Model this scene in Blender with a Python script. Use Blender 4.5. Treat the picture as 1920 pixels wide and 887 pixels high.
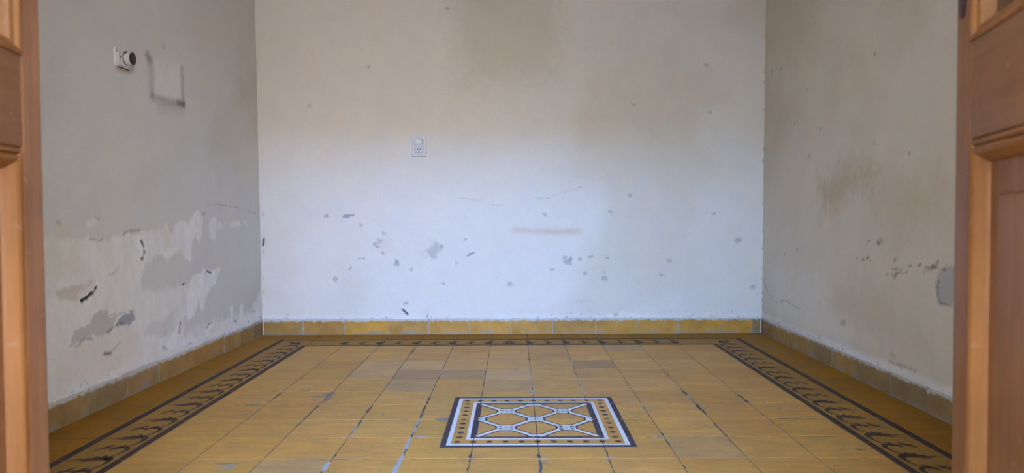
import bpy, bmesh, math, random
import numpy as np
from mathutils import Vector, Matrix

for o in list(bpy.data.objects):
    bpy.data.objects.remove(o, do_unlink=True)
scene = bpy.context.scene
COL = scene.collection

# ------------------------------------------------------------------ camera
FPX, PITCH, ROLL, YAW = 1346.0, 0.0302, -0.00497, -0.00362
CAM = Vector((-0.0687, -2.4516, 0.7035))
fw = Vector((math.sin(YAW), math.cos(YAW), 0)); rt = Vector((math.cos(YAW), -math.sin(YAW), 0)); up = Vector((0, 0, 1))
fw2 = fw * math.cos(PITCH) - up * math.sin(PITCH); up2 = up * math.cos(PITCH) + fw * math.sin(PITCH)
r3 = rt * math.cos(ROLL) + up2 * math.sin(ROLL); u3 = up2 * math.cos(ROLL) - rt * math.sin(ROLL)
cam_d = bpy.data.cameras.new('camera'); cam = bpy.data.objects.new('camera', cam_d); COL.objects.link(cam)
m = Matrix((r3, u3, -fw2)).transposed().to_4x4(); m.translation = CAM
cam.matrix_world = m
cam_d.sensor_width = 36.0; cam_d.lens = 36.0 * FPX / 1920.0; cam_d.clip_start = 0.02
cam_d.dof.use_dof = True; cam_d.dof.focus_distance = 3.6; cam_d.dof.aperture_fstop = 4.0
scene.camera = cam

# ------------------------------------------------------------------ daylight
world = bpy.data.worlds.new('sky'); scene.world = world; world.use_nodes = True
wn = world.node_tree; wn.nodes.clear()
sky = wn.nodes.new('ShaderNodeTexSky'); sky.sky_type = 'NISHITA'
sky.sun_disc = False; sky.sun_elevation = math.radians(38); sky.sun_rotation = math.radians(0)
sky.air_density = 0.7; sky.dust_density = 0.0; sky.ozone_density = 4.5
haze = wn.nodes.new('ShaderNodeMix'); haze.data_type = 'RGBA'
haze.inputs[0].default_value = SKY_HAZE = 0.0
haze.inputs[7].default_value = (6.0, 6.2, 6.4, 1)
bg = wn.nodes.new('ShaderNodeBackground'); bg.inputs['Strength'].default_value = 0.73
wo = wn.nodes.new('ShaderNodeOutputWorld')
wn.links.new(sky.outputs[0], haze.inputs[6]); wn.links.new(haze.outputs[2], bg.inputs[0]); wn.links.new(bg.outputs[0], wo.inputs[0])

sun_d = bpy.data.lights.new('sun', 'SUN'); sun_d.energy = 1.72; sun_d.angle = math.radians(0.6); sun_d.color = (1.0, 0.84, 0.64)
sun = bpy.data.objects.new('sun', sun_d); COL.objects.link(sun)
sun.rotation_euler = Vector((0.55, -0.70, -0.85)).to_track_quat('-Z', 'Y').to_euler()      # high behind the house: lights the patio, not the room

scene.view_settings.view_transform = 'Standard'
scene.view_settings.look = 'None'
scene.view_settings.gamma = 1.0
scene.view_settings.use_curve_mapping = False
scene.view_settings.exposure = 4.83

# ------------------------------------------------------------------ helpers
RNG = np.random.default_rng(11)
random.seed(5)

def tag(o, label=None, cat=None, group=None, kind=None):
    if label: o['label'] = label
    if cat: o['category'] = cat
    if group: o['group'] = group
    if kind: o['kind'] = kind
    return o

def mesh_obj(name, verts, faces, mat=None, parent=None, smooth=False):
    me = bpy.data.meshes.new(name); me.from_pydata([tuple(v) for v in verts], [], faces); me.update()
    o = bpy.data.objects.new(name, me); COL.objects.link(o)
    if mat: me.materials.append(mat)
    if parent: o.parent = parent
    if smooth:
        for p in me.polygons: p.use_smooth = True
    return o

def bm_obj(name, bm, mat=None, parent=None, smooth=False):
    me = bpy.data.meshes.new(name); bmesh.ops.recalc_face_normals(bm, faces=bm.faces); bm.to_mesh(me); bm.free()
    o = bpy.data.objects.new(name, me); COL.objects.link(o)
    if mat: me.materials.append(mat)
    if parent: o.parent = parent
    if smooth:
        for p in me.polygons: p.use_smooth = True
    return o

def add_box(bm, lo, hi, bevel=0.0):
    r = bmesh.ops.create_cube(bm, size=1.0)
    for v in r['verts']:
        v.co = Vector([(lo[i] + hi[i]) / 2 + v.co[i] * (hi[i] - lo[i]) for i in range(3)])
    if bevel:
        es = list({e for v in r['verts'] for e in v.link_edges})
        bmesh.ops.bevel(bm, geom=es, offset=bevel, segments=2, affect='EDGES', profile=0.6)

def box_obj(name, lo, hi, mat, parent=None, bevel=0.0):
    bm = bmesh.new(); add_box(bm, lo, hi, bevel); return bm_obj(name, bm, mat, parent)

# numpy value noise -------------------------------------------------
def vnoise(x, y, scale, seed):
    g = np.random.default_rng(seed).random((256, 256))
    x = np.asarray(x) * scale + 37.3; y = np.asarray(y) * scale + 11.7
    xi = np.floor(x).astype(int); yi = np.floor(y).astype(int); fx = x - xi; fy = y - yi
    fx = fx * fx * (3 - 2 * fx); fy = fy * fy * (3 - 2 * fy)
    a = g[xi % 256, yi % 256]; b = g[(xi + 1) % 256, yi % 256]; c = g[xi % 256, (yi + 1) % 256]; d = g[(xi + 1) % 256, (yi + 1) % 256]
    return (a * (1 - fx) + b * fx) * (1 - fy) + (c * (1 - fx) + d * fx) * fy

def fbm(x, y, scale, seed, octs=4):
    s = 0; amp = 1; tot = 0
    for k in range(octs):
        s = s + amp * vnoise(x, y, scale * 2 ** k, seed + k); tot += amp; amp *= 0.55
    return s / tot - 0.5

def sstep(a, b, x):
    t = np.clip((x - a) / (b - a), 0, 1); return t * t * (3 - 2 * t)

# node helpers ------------------------------------------------------
def new_mat(name):
    mt = bpy.data.materials.new(name); mt.use_nodes = True
    nt = mt.node_tree; b = nt.nodes['Principled BSDF']
    return mt, nt, b

def N(nt, t, **kw):
    n = nt.nodes.new(t)
    for k, v in kw.items():
        if k in ('op',): n.operation = v
        else: setattr(n, k, v)
    return n

def noise(nt, vec, scale, detail=4, rough=0.55, dist=0.0):
    n = nt.nodes.new('ShaderNodeTexNoise'); n.inputs['Scale'].default_value = scale; n.inputs['Detail'].default_value = detail
    n.inputs['Roughness'].default_value = rough; n.inputs['Distortion'].default_value = dist
    if vec is not None: nt.links.new(vec, n.inputs['Vector'])
    return n.outputs['Fac']

def ramp(nt, fac, stops):
    r = nt.nodes.new('ShaderNodeValToRGB'); e = r.color_ramp.elements
    while len(e) < len(stops): e.new(0.5)
    for i, (p, c) in enumerate(stops):
        e[i].position = p; e[i].color = (c, c, c, 1) if not hasattr(c, '__len__') else (*c, 1)
    nt.links.new(fac, r.inputs[0]); return r.outputs[0]

def mix(nt, fac, a, b, blend='MIX'):
    n = nt.nodes.new('ShaderNodeMix'); n.data_type = 'RGBA'; n.blend_type = blend
    for s, v in ((0, fac), (6, a), (7, b)):
        if hasattr(v, 'is_linked'): nt.links.new(v, n.inputs[s])
        elif s == 0: n.inputs[0].default_value = v
        else: n.inputs[s].default_value = (*v, 1)
    return n.outputs[2]

def math_n(nt, op, a, b=None):
    n = nt.nodes.new('ShaderNodeMath'); n.operation = op
    for i, v in enumerate((a, b)):
        if v is None: continue
        if hasattr(v, 'is_linked'): nt.links.new(v, n.inputs[i])
        else: n.inputs[i].default_value = v
    return n.outputs[0]

def bump(nt, bsdf, h, strength, dist=0.002):
    b = nt.nodes.new('ShaderNodeBump'); b.inputs['Strength'].default_value = strength; b.inputs['Distance'].default_value = dist
    nt.links.new(h, b.inputs['Height']); nt.links.new(b.outputs[0], bsdf.inputs['Normal'])

def simple_mat(name, col, rough=0.6, spec=0.4, metal=0.0, nscale=40, namp=0.12):
    mt, nt, b = new_mat(name)
    tc = nt.nodes.new('ShaderNodeTexCoord')
    f = noise(nt, tc.outputs['Object'], nscale, 4)
    c = mix(nt, f, tuple(x * (1 - namp) for x in col), tuple(min(1, x * (1 + namp)) for x in col))
    nt.links.new(c, b.inputs['Base Color']); b.inputs['Roughness'].default_value = rough
    b.inputs['Specular IOR Level'].default_value = spec; b.inputs['Metallic'].default_value = metal
    return mt

# ------------------------------------------------------------------ materials
def make_wall_mat():
    mt, nt, b = new_mat('old_wall_paint')
    at = nt.nodes.new('ShaderNodeAttribute'); at.attribute_name = 'wear'
    ge = nt.nodes.new('ShaderNodeNewGeometry')
    f1 = noise(nt, ge.outputs['Position'], 9, 6, 0.6); f2 = noise(nt, ge.outputs['Position'], 140, 3, 0.6)
    v1 = ramp(nt, f1, [(0.3, 0.975), (0.7, 1.02)]); v2 = ramp(nt, f2, [(0.3, 0.96), (0.7, 1.03)])
    c = mix(nt, 1.0, at.outputs['Color'], v1, 'MULTIPLY'); c = mix(nt, 1.0, c, v2, 'MULTIPLY')
    nt.links.new(c, b.inputs['Base Color']); b.inputs['Roughness'].default_value = 0.75; b.inputs['Specular IOR Level'].default_value = 0.25
    bump(nt, b, f2, 0.25, 0.002)
    return mt
M_WALL = make_wall_mat()

def make_tile_mat():
    mt, nt, b = new_mat('cement_tile')
    oi = nt.nodes.new('ShaderNodeObjectInfo'); ge = nt.nodes.new('ShaderNodeNewGeometry')
    mp = nt.nodes.new('ShaderNodeMapping'); nt.links.new(ge.outputs['Position'], mp.inputs[0]); mp.inputs['Scale'].default_value = (1, 1.6, 1)
    f1 = noise(nt, mp.outputs[0], 7, 6, 0.62, 0.6); f2 = noise(nt, ge.outputs['Position'], 60, 4, 0.6); f3 = noise(nt, ge.outputs['Position'], 230, 2)
    c = mix(nt, 1.0, oi.outputs['Color'], ramp(nt, f1, [(0.28, (0.80, 0.79, 0.80)), (0.72, (1.14, 1.13, 1.08))]), 'MULTIPLY')
    c = mix(nt, 1.0, c, ramp(nt, f2, [(0.3, 0.92), (0.7, 1.06)]), 'MULTIPLY')
    mp2 = nt.nodes.new('ShaderNodeMapping'); nt.links.new(ge.outputs['Position'], mp2.inputs[0]); mp2.inputs['Scale'].default_value = (6, 45, 1)
    c = mix(nt, 1.0, c, ramp(nt, noise(nt, mp2.outputs[0], 1.0, 4, 0.6), [(0.3, (0.90, 0.89, 0.90)), (0.7, (1.07, 1.07, 1.06))]), 'MULTIPLY')
    # scattered pits and grime
    pit = ramp(nt, noise(nt, ge.outputs['Position'], 85, 2, 0.5), [(0.72, 0.0), (0.76, 1.0)])
    gate = ramp(nt, noise(nt, ge.outputs['Position'], 5, 2, 0.5), [(0.52, 0.0), (0.62, 1.0)])
    pf = math_n(nt, 'MULTIPLY', math_n(nt, 'MULTIPLY', pit, gate), 0.75)
    c = mix(nt, pf, c, (0.06, 0.055, 0.055))
    nt.links.new(c, b.inputs['Base Color'])
    rr = ramp(nt, f1, [(0.3, 0.46), (0.7, 0.66)]); nt.links.new(rr, b.inputs['Roughness']); b.inputs['Specular IOR Level'].default_value = 0.15
    bump(nt, b, f3, 0.08, 0.001)
    return mt
M_TILE = make_tile_mat()
M_GROUT = simple_mat('dirty_grout', (0.085, 0.082, 0.085), 0.9, 0.2, nscale=55, namp=0.7)
M_PRINT = simple_mat('dark_tile_print', (0.055, 0.034, 0.032), 0.6, 0.12, nscale=50, namp=0.3)
M_PRINT_BLUE = simple_mat('blue_black_tile_print', (0.060, 0.045, 0.058), 0.6, 0.12, nscale=50, namp=0.3)
M_PRINT_WHITE = simple_mat('white_tile_print', (0.66, 0.66, 0.66), 0.45, 0.45, nscale=60, namp=0.1)
M_PRINT_GREY = simple_mat('grey_tile_print', (0.36, 0.35, 0.33), 0.45, 0.45)
M_FILL = simple_mat('pale_mortar', (0.36, 0.37, 0.40), 0.85, 0.2, nscale=120, namp=0.45)
M_SCUFF = simple_mat('grey_scuff', (0.26, 0.205, 0.165), 0.7, 0.3, nscale=140, namp=0.5)

def make_skirt_mat():
    mt, nt, b = new_mat('skirting_tile')
    oi = nt.nodes.new('ShaderNodeObjectInfo'); ge = nt.nodes.new('ShaderNodeNewGeometry')
    pos = ge.outputs['Position']
    sx = nt.nodes.new('ShaderNodeSeparateXYZ'); nt.links.new(pos, sx.inputs[0]); z = sx.outputs['Z']
    f1 = noise(nt, pos, 10, 5, 0.6); f2 = noise(nt, pos, 34, 5, 0.65); f3 = noise(nt, pos, 110, 3)
    c = mix(nt, 1.0, oi.outputs['Color'], ramp(nt, f1, [(0.3, 0.72), (0.7, 1.16)]), 'MULTIPLY')
    # grey lime and cement smears
    c = mix(nt, math_n(nt, 'MULTIPLY', ramp(nt, f2, [(0.53, 0.0), (0.66, 1.0)]), 0.4), c, (0.24, 0.225, 0.20))
    lowm = ramp(nt, math_n(nt, 'SUBTRACT', math_n(nt, 'MULTIPLY', math_n(nt, 'SUBTRACT', f1, 0.40), 0.14), z), [(0.0, 0.0), (0.006, 1.0)])
    c = mix(nt, math_n(nt, 'MULTIPLY', lowm, 0.5), c, (0.24, 0.24, 0.26))
    topm = ramp(nt, math_n(nt, 'ADD', z, math_n(nt, 'MULTIPLY', f2, 0.045)), [(0.0985, 0.0), (0.1065, 1.0)])
    c = mix(nt, math_n(nt, 'MULTIPLY', topm, 0.85), c, (0.56, 0.55, 0.53))
    drip = ramp(nt, f3, [(0.70, 0.0), (0.74, 1.0)])
    c = mix(nt, math_n(nt, 'MULTIPLY', drip, 0.7), c, (0.62, 0.61, 0.58))
    nt.links.new(c, b.inputs['Base Color']); b.inputs['Roughness'].default_value = 0.5; b.inputs['Specular IOR Level'].default_value = 0.4
    bump(nt, b, f2, 0.2, 0.003)
    return mt
M_SKIRT = make_skirt_mat()
M_MORTAR = simple_mat('skirting_mortar', (0.34, 0.34, 0.34), 0.9, 0.2, nscale=45, namp=0.5)
M_CEIL = simple_mat('ceiling_whitewash', (0.68, 0.65, 0.60), 0.9, 0.2, nscale=3, namp=0.06)
M_PLASTER = simple_mat('plain_plaster', (0.66, 0.62, 0.56), 0.85, 0.2, nscale=4, namp=0.08)
M_STREET = simple_mat('street_concrete', (0.40, 0.27, 0.17), 0.9, 0.2, nscale=3, namp=0.2)
M_FACADE_FAR = simple_mat('dimmed_far_render', (0.38, 0.30, 0.21), 0.9, 0.2, nscale=2, namp=0.12)  # kept darker than the side walls so it bounces less light indoors
M_FACADE = simple_mat('facade_render', (0.60, 0.50, 0.38), 0.9, 0.2, nscale=2, namp=0.12)

def make_wood(name, dark, light, axis, rough=0.42, scratch=0.35):
    mt, nt, b = new_mat(name)
    tc = nt.nodes.new('ShaderNodeTexCoord'); mp = nt.nodes.new('ShaderNodeMapping')
    nt.links.new(tc.outputs['Object'], mp.inputs[0])
    mp.inputs['Scale'].default_value = (1.5, 30, 30) if axis == 'x' else (30, 30, 1.5)
    f1 = noise(nt, mp.outputs[0], 1.6, 6, 0.6, 0.8); f2 = noise(nt, tc.outputs['Object'], 6, 4); f3 = noise(nt, tc.outputs['Object'], 32, 3, 0.5)
    c = mix(nt, ramp(nt, f1, [(0.25, 0.0), (0.75, 1.0)]), dark, light)
    c = mix(nt, 1.0, c, ramp(nt, f2, [(0.3, 0.82), (0.7, 1.15)]), 'MULTIPLY')
    c = mix(nt, math_n(nt, 'MULTIPLY', ramp(nt, f3, [(0.66, 0.0), (0.76, 1.0)]), scratch), c, (0.50, 0.38, 0.30))
    nt.links.new(c, b.inputs['Base Color']); b.inputs['Roughness'].default_value = rough; b.inputs['Specular IOR Level'].default_value = 0.18
    bump(nt, b, f1, 0.12, 0.001)
    return mt
M_WOOD_V = make_wood('door_wood_upright', (0.165, 0.066, 0.024), (0.24, 0.107, 0.043), 'z')
M_WOOD_H = make_wood('door_wood_crosswise', (0.155, 0.063, 0.024), (0.225, 0.102, 0.042), 'x')
M_WOOD_LIT = make_wood('lit_scuffed_door_wood', (0.21, 0.092, 0.040), (0.31, 0.15, 0.075), 'z', 0.5, 0.55)  # lighter copy of the upright wood: left leaf's light in the colour, plus scuffs
M_MOULD = make_wood('door_moulding_varnish', (0.19, 0.072, 0.018), (0.27, 0.112, 0.032), 'z', 0.5, 0.12)
M_SHUT = make_wood('dark_shutter_wood', (0.035, 0.025, 0.02), (0.07, 0.05, 0.04), 'z')
def make_glass():
    mt, nt, b = new_mat('door_glass')
    tc = nt.nodes.new('ShaderNodeTexCoord'); f = noise(nt, tc.outputs['Object'], 8, 3)
    nt.links.new(ramp(nt, f, [(0.3, 0.03), (0.7, 0.09)]), b.inputs['Roughness'])
    b.inputs['Base Color'].default_value = (0.85, 0.9, 0.88, 1); b.inputs['Transmission Weight'].default_value = 1.0; b.inputs['IOR'].default_value = 1.45
    return mt
M_GLASS = make_glass()
M_LOCK = simple_mat('dark_red_lock_plate', (0.035, 0.010, 0.012), 0.35, 0.5, 0.2)
M_BRASS = simple_mat('aged_brass', (0.30, 0.20, 0.09), 0.4, 0.5, 0.9)
M_PLATE = simple_mat('grey_white_plastic', (0.60, 0.63, 0.66), 0.35, 0.5, nscale=30, namp=0.05)
M_PLATE2 = simple_mat('white_plastic', (0.78, 0.78, 0.77), 0.35, 0.5, nscale=30, namp=0.05)
M_BLACK = simple_mat('black_plastic', (0.012, 0.012, 0.014), 0.45, 0.4)
M_OLDWHITE = simple_mat('aged_white_plastic', (0.66, 0.64, 0.60), 0.45, 0.45, nscale=60, namp=0.12)
M_RUST = simple_mat('yellowed_plaster_rim', (0.50, 0.42, 0.31), 0.8, 0.2)
M_GAP = simple_mat('shadow_gap_rubber', (0.08, 0.085, 0.095), 0.7, 0.3)
MARKS_LEFT = [
    ('poly', 'lime', 0.75, 0.01, 0.03, 0, [(-0.176, 0.636), (0.117, 0.623), (0.228, 0.623), (0.342, 0.634), (0.525, 0.655), (0.62, 0.644), (0.651, 0.556), (0.57, 0.542), (0.492, 0.509), (0.455, 0.414), (0.562, 0.391), (0.746, 0.384), (0.821, 0.401), (0.889, 0.394), (0.906, 0.317), (0.865, 0.248), (0.738, 0.241), (0.742, 0.145), (1.113, 0.127), (1.374, 0.125), (1.597, 0.139), (1.712, 0.16), (1.738, 0.047), (0.59, 0.092), (-0.113, 0.085), (-0.201, 0.108)]),
    ('poly', 'lime', 0.95, 0.01, 0.02, 0, [(0.614, 0.546), (0.647, 0.648), (0.675, 0.666), (0.71, 0.623), (0.761, 0.665), (0.822, 0.684), (0.888, 0.668), (0.928, 0.718), (0.984, 0.728), (1.027, 0.698), (1.022, 0.615), (0.974, 0.565), (0.944, 0.617), (0.898, 0.568), (0.889, 0.499), (0.843, 0.509), (0.804, 0.548), (0.729, 0.528), (0.681, 0.517)]),
    ('poly', 'lime', 0.8, 0.008, 0.012, 0, [(1.083, 0.666), (1.146, 0.702), (1.194, 0.678), (1.151, 0.584), (1.103, 0.586)]),
    ('poly', 'lime', 0.8, 0.008, 0.012, 0, [(1.181, 0.67), (1.232, 0.68), (1.256, 0.641), (1.191, 0.632)]),
    ('poly', 'lime', 0.8, 0.008, 0.012, 0, [(1.337, 0.663), (1.449, 0.678), (1.492, 0.655), (1.349, 0.64)]),
    ('poly', 'lime', 0.8, 0.008, 0.012, 0, [(1.515, 0.675), (1.561, 0.686), (1.581, 0.641)]),
    ('poly', 'lime', 0.8, 0.008, 0.012, 0, [(1.318, 0.227), (1.366, 0.226), (1.356, 0.173), (1.315, 0.179)]),
    ('poly', 'lime', 0.8, 0.008, 0.012, 0, [(1.444, 0.219), (1.495, 0.222), (1.475, 0.133), (1.431, 0.133)]),
    ('poly', 'lime', 0.8, 0.008, 0.012, 0, [(0.996, 0.141), (1.086, 0.182), (1.127, 0.163), (1.064, 0.109)]),
    ('poly', 'white', 0.95, 0.008, 0.016, 0, [(0.901, 0.418), (0.967, 0.425), (1.002, 0.448), (1.106, 0.432), (1.211, 0.435), (1.138, 0.357), (1.065, 0.338), (1.026, 0.264), (0.99, 0.251), (0.96, 0.311), (0.935, 0.263), (0.879, 0.221), (0.837, 0.227), (0.856, 0.373)]),
    ('poly', 'white', 0.6, 0.02, 0.03, 0, [(0.738, 0.241), (0.814, 0.267), (0.809, 0.17), (1.116, 0.186), (1.599, 0.16), (1.769, 0.279), (1.773, 0.073), (0.73, 0.099), (0.638, 0.14)]),
    ('poly', 'ochre', 0.45, 0.06, 0.06, 0, [(-0.152, 0.63), (0.068, 0.623), (0.078, 0.528), (0.032, 0.49), (-0.158, 0.502)]),
    ('poly', 'ochre', 0.5, 0.012, 0.02, 0, [(-0.055, 0.68), (-0.002, 0.685), (0.025, 0.643), (-0.052, 0.639)]),
    ('poly', 'lime', 0.6, 0.012, 0.02, 0, [(0.102, 0.694), (0.172, 0.701), (0.177, 0.67), (0.107, 0.663)]),
    ('poly', 'ochre', 0.4, 0.02, 0.02, 0, [(0.634, 0.66), (0.712, 0.659), (0.717, 0.564), (0.661, 0.574)]),
    ('poly', 'tan', 0.8, 0.008, 0.02, 0, [(-0.088, 0.455), (-0.032, 0.472), (0.06, 0.467), (0.148, 0.47), (0.159, 0.444), (0.089, 0.421), (-0.001, 0.412), (-0.051, 0.426)]),
    ('poly', 'peach', 0.55, 0.05, 0.05, 0, [(-0.091, 0.275), (0.144, 0.274), (0.335, 0.28), (0.438, 0.242), (0.402, 0.098), (0.136, 0.1), (-0.099, 0.116)]),
    ('poly', 'greypaint', 0.7, 0.01, 0.02, 0, [(0.621, 0.258), (0.731, 0.295), (0.726, 0.2), (0.595, 0.182), (0.477, 0.225), (0.5, 0.259)]),
    ('poly', 'greybrown', 0.85, 0.005, 0.02, 0, [(0.149, 0.361), (0.225, 0.359), (0.234, 0.336), (0.29, 0.328), (0.26, 0.299), (0.228, 0.276), (0.177, 0.265), (0.097, 0.274), (0.05, 0.264), (-0.008, 0.263), (-0.025, 0.271), (0.023, 0.306), (0.083, 0.315), (0.122, 0.336)]),
    ('poly', 'cement', 0.95, 0.004, 0.012, 0, [(0.341, 0.325), (0.403, 0.329), (0.405, 0.29), (0.373, 0.28), (0.354, 0.273), (0.325, 0.285), (0.274, 0.285), (0.29, 0.315)]),
    ('line', 'dark', 0.8, 0.003, 0.006, 0.006, [(0.217, 0.27), (0.253, 0.284), (0.289, 0.295), (0.325, 0.288)]),
    ('line', 'dark', 0.55, 0.003, 0.006, 0.005, [(0.231, 0.336), (0.29, 0.33), (0.345, 0.328), (0.395, 0.33)]),
    ('line', 'dark', 0.45, 0.003, 0.01, 0.006, [(-0.014, 0.264), (0.035, 0.251), (0.056, 0.266), (0.1, 0.27), (0.127, 0.257)]),
    ('line', 'white', 0.9, 0.012, 0.02, 0.05, [(0.464, 0.596), (0.471, 0.569), (0.461, 0.544)]),
    ('line', 'white', 0.7, 0.012, 0.02, 0.04, [(0.058, 0.417), (0.153, 0.452)]),
    ('line', 'hole', 1, 0.003, 0.01, 0.013, [(0.473, 0.604), (0.484, 0.582), (0.49, 0.553), (0.473, 0.528)]),
    ('line', 'hole', 1, 0.003, 0.01, 0.012, [(0.07, 0.408), (0.107, 0.42), (0.139, 0.43), (0.156, 0.446)]),
    ('line', 'hole', 1, 0.003, 0.004, 0.01, [(0.811, 0.394), (0.826, 0.393)]),
    ('line', 'hole', 1, 0.003, 0.004, 0.007, [(1.046, 0.421), (1.058, 0.433), (1.105, 0.422)]),
    ('line', 'dark', 0.9, 0.003, 0.005, 0.008, [(0.776, 0.221), (0.764, 0.184)]),
    ('line', 'dark', 0.7, 0.003, 0.005, 0.006, [(1.037, 0.155), (1.061, 0.173), (1.097, 0.175)]),
    ('line', 'dark', 0.8, 0.004, 0.004, 0.012, [(1.375, 0.142), (1.396, 0.136)]),
    ('line', 'dark', 0.6, 0.003, 0.004, 0.008, [(1.63, 0.162), (1.654, 0.153)]),
    ('line', 'dark', 0.6, 0.003, 0.006, 0.006, [(0.633, 0.229), (0.636, 0.191)]),
    ('line', 'dark', 0.6, 0.004, 0.006, 0.008, [(0.615, 0.144), (0.646, 0.127)]),
    ('line', 'brown', 0.9, 0.005, 0.004, 0.012, [(0.19, 0.195), (0.23, 0.189)]),
    ('line', 'dark', 0.3, 0.006, 0.01, 0.008, [(0.231, 0.195), (0.299, 0.221)]),
    ('line', 'dark', 0.5, 0.003, 0.008, 0.005, [(0.124, 0.624), (0.181, 0.613), (0.211, 0.625)]),
    ('line', 'dark', 0.45, 0.004, 0.012, 0.01, [(0.331, 0.632), (0.373, 0.645), (0.459, 0.65)]),
    ('line', 'dark', 0.35, 0.003, 0.008, 0.004, [(1.089, 0.76), (1.199, 0.765), (1.411, 0.753), (1.633, 0.726)]),
    ('line', 'dark', 0.5, 0.006, 0.006, 0.01, [(1.028, 0.716), (1.051, 0.718)]),
    ('line', 'dark', 0.5, 0.006, 0.006, 0.008, [(1.681, 0.723), (1.705, 0.723)]),
    ('line', 'dark', 0.35, 0.006, 0.01, 0.01, [(-0.049, 0.687), (-0.038, 0.686)]),
    ('line', 'dark', 0.35, 0.006, 0.01, 0.012, [(0.169, 0.701), (0.182, 0.697)]),
    ('line', 'dark', 0.3, 0.006, 0.012, 0.008, [(0.238, 0.486), (0.27, 0.489), (0.3, 0.512)]),
    ('line', 'smoke', 0.4, 0.03, 0.012, 0.03, [(0.571, 1.369), (0.584, 1.301), (0.584, 1.211)]),
    ('line', 'smoke', 0.5, 0.022, 0.01, 0.018, [(0.58, 1.215), (0.668, 1.209), (0.766, 1.211), (0.871, 1.215)]),
    ('line', 'smoke', 0.5, 0.022, 0.01, 0.02, [(0.855, 1.382), (0.856, 1.305), (0.866, 1.224)]),
    ('line', 'smoke', 0.55, 0.02, 0.01, 0.03, [(0.558, 1.375), (0.575, 1.361)]),
    ('line', 'smoke', 0.7, 0.014, 0.008, 0.03, [(0.816, 1.221), (0.866, 1.219)]),
    ('line', 'smoke', 0.25, 0.05, 0.02, 0.05, [(0.648, 1.186), (0.839, 1.193)]),
    ('line', 'dark', 0.7, 0.004, 0.004, 0.006, [(0.713, 1.368), (0.722, 1.362)]),
    ('line', 'smoke', 0.3, 0.012, 0.006, 0.012, [(0.685, 1.447), (0.703, 1.44)]),
    ('poly', 'lime', 0.35, 0.012, 0.008, 0, [(0.61, 1.378), (0.84, 1.394), (0.842, 1.234), (0.606, 1.224)]),
    ('line', 'brown', 0.35, 0.02, 0.01, 0.02, [(0.339, 1.282), (0.429, 1.292), (0.446, 1.321)]),
]
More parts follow.
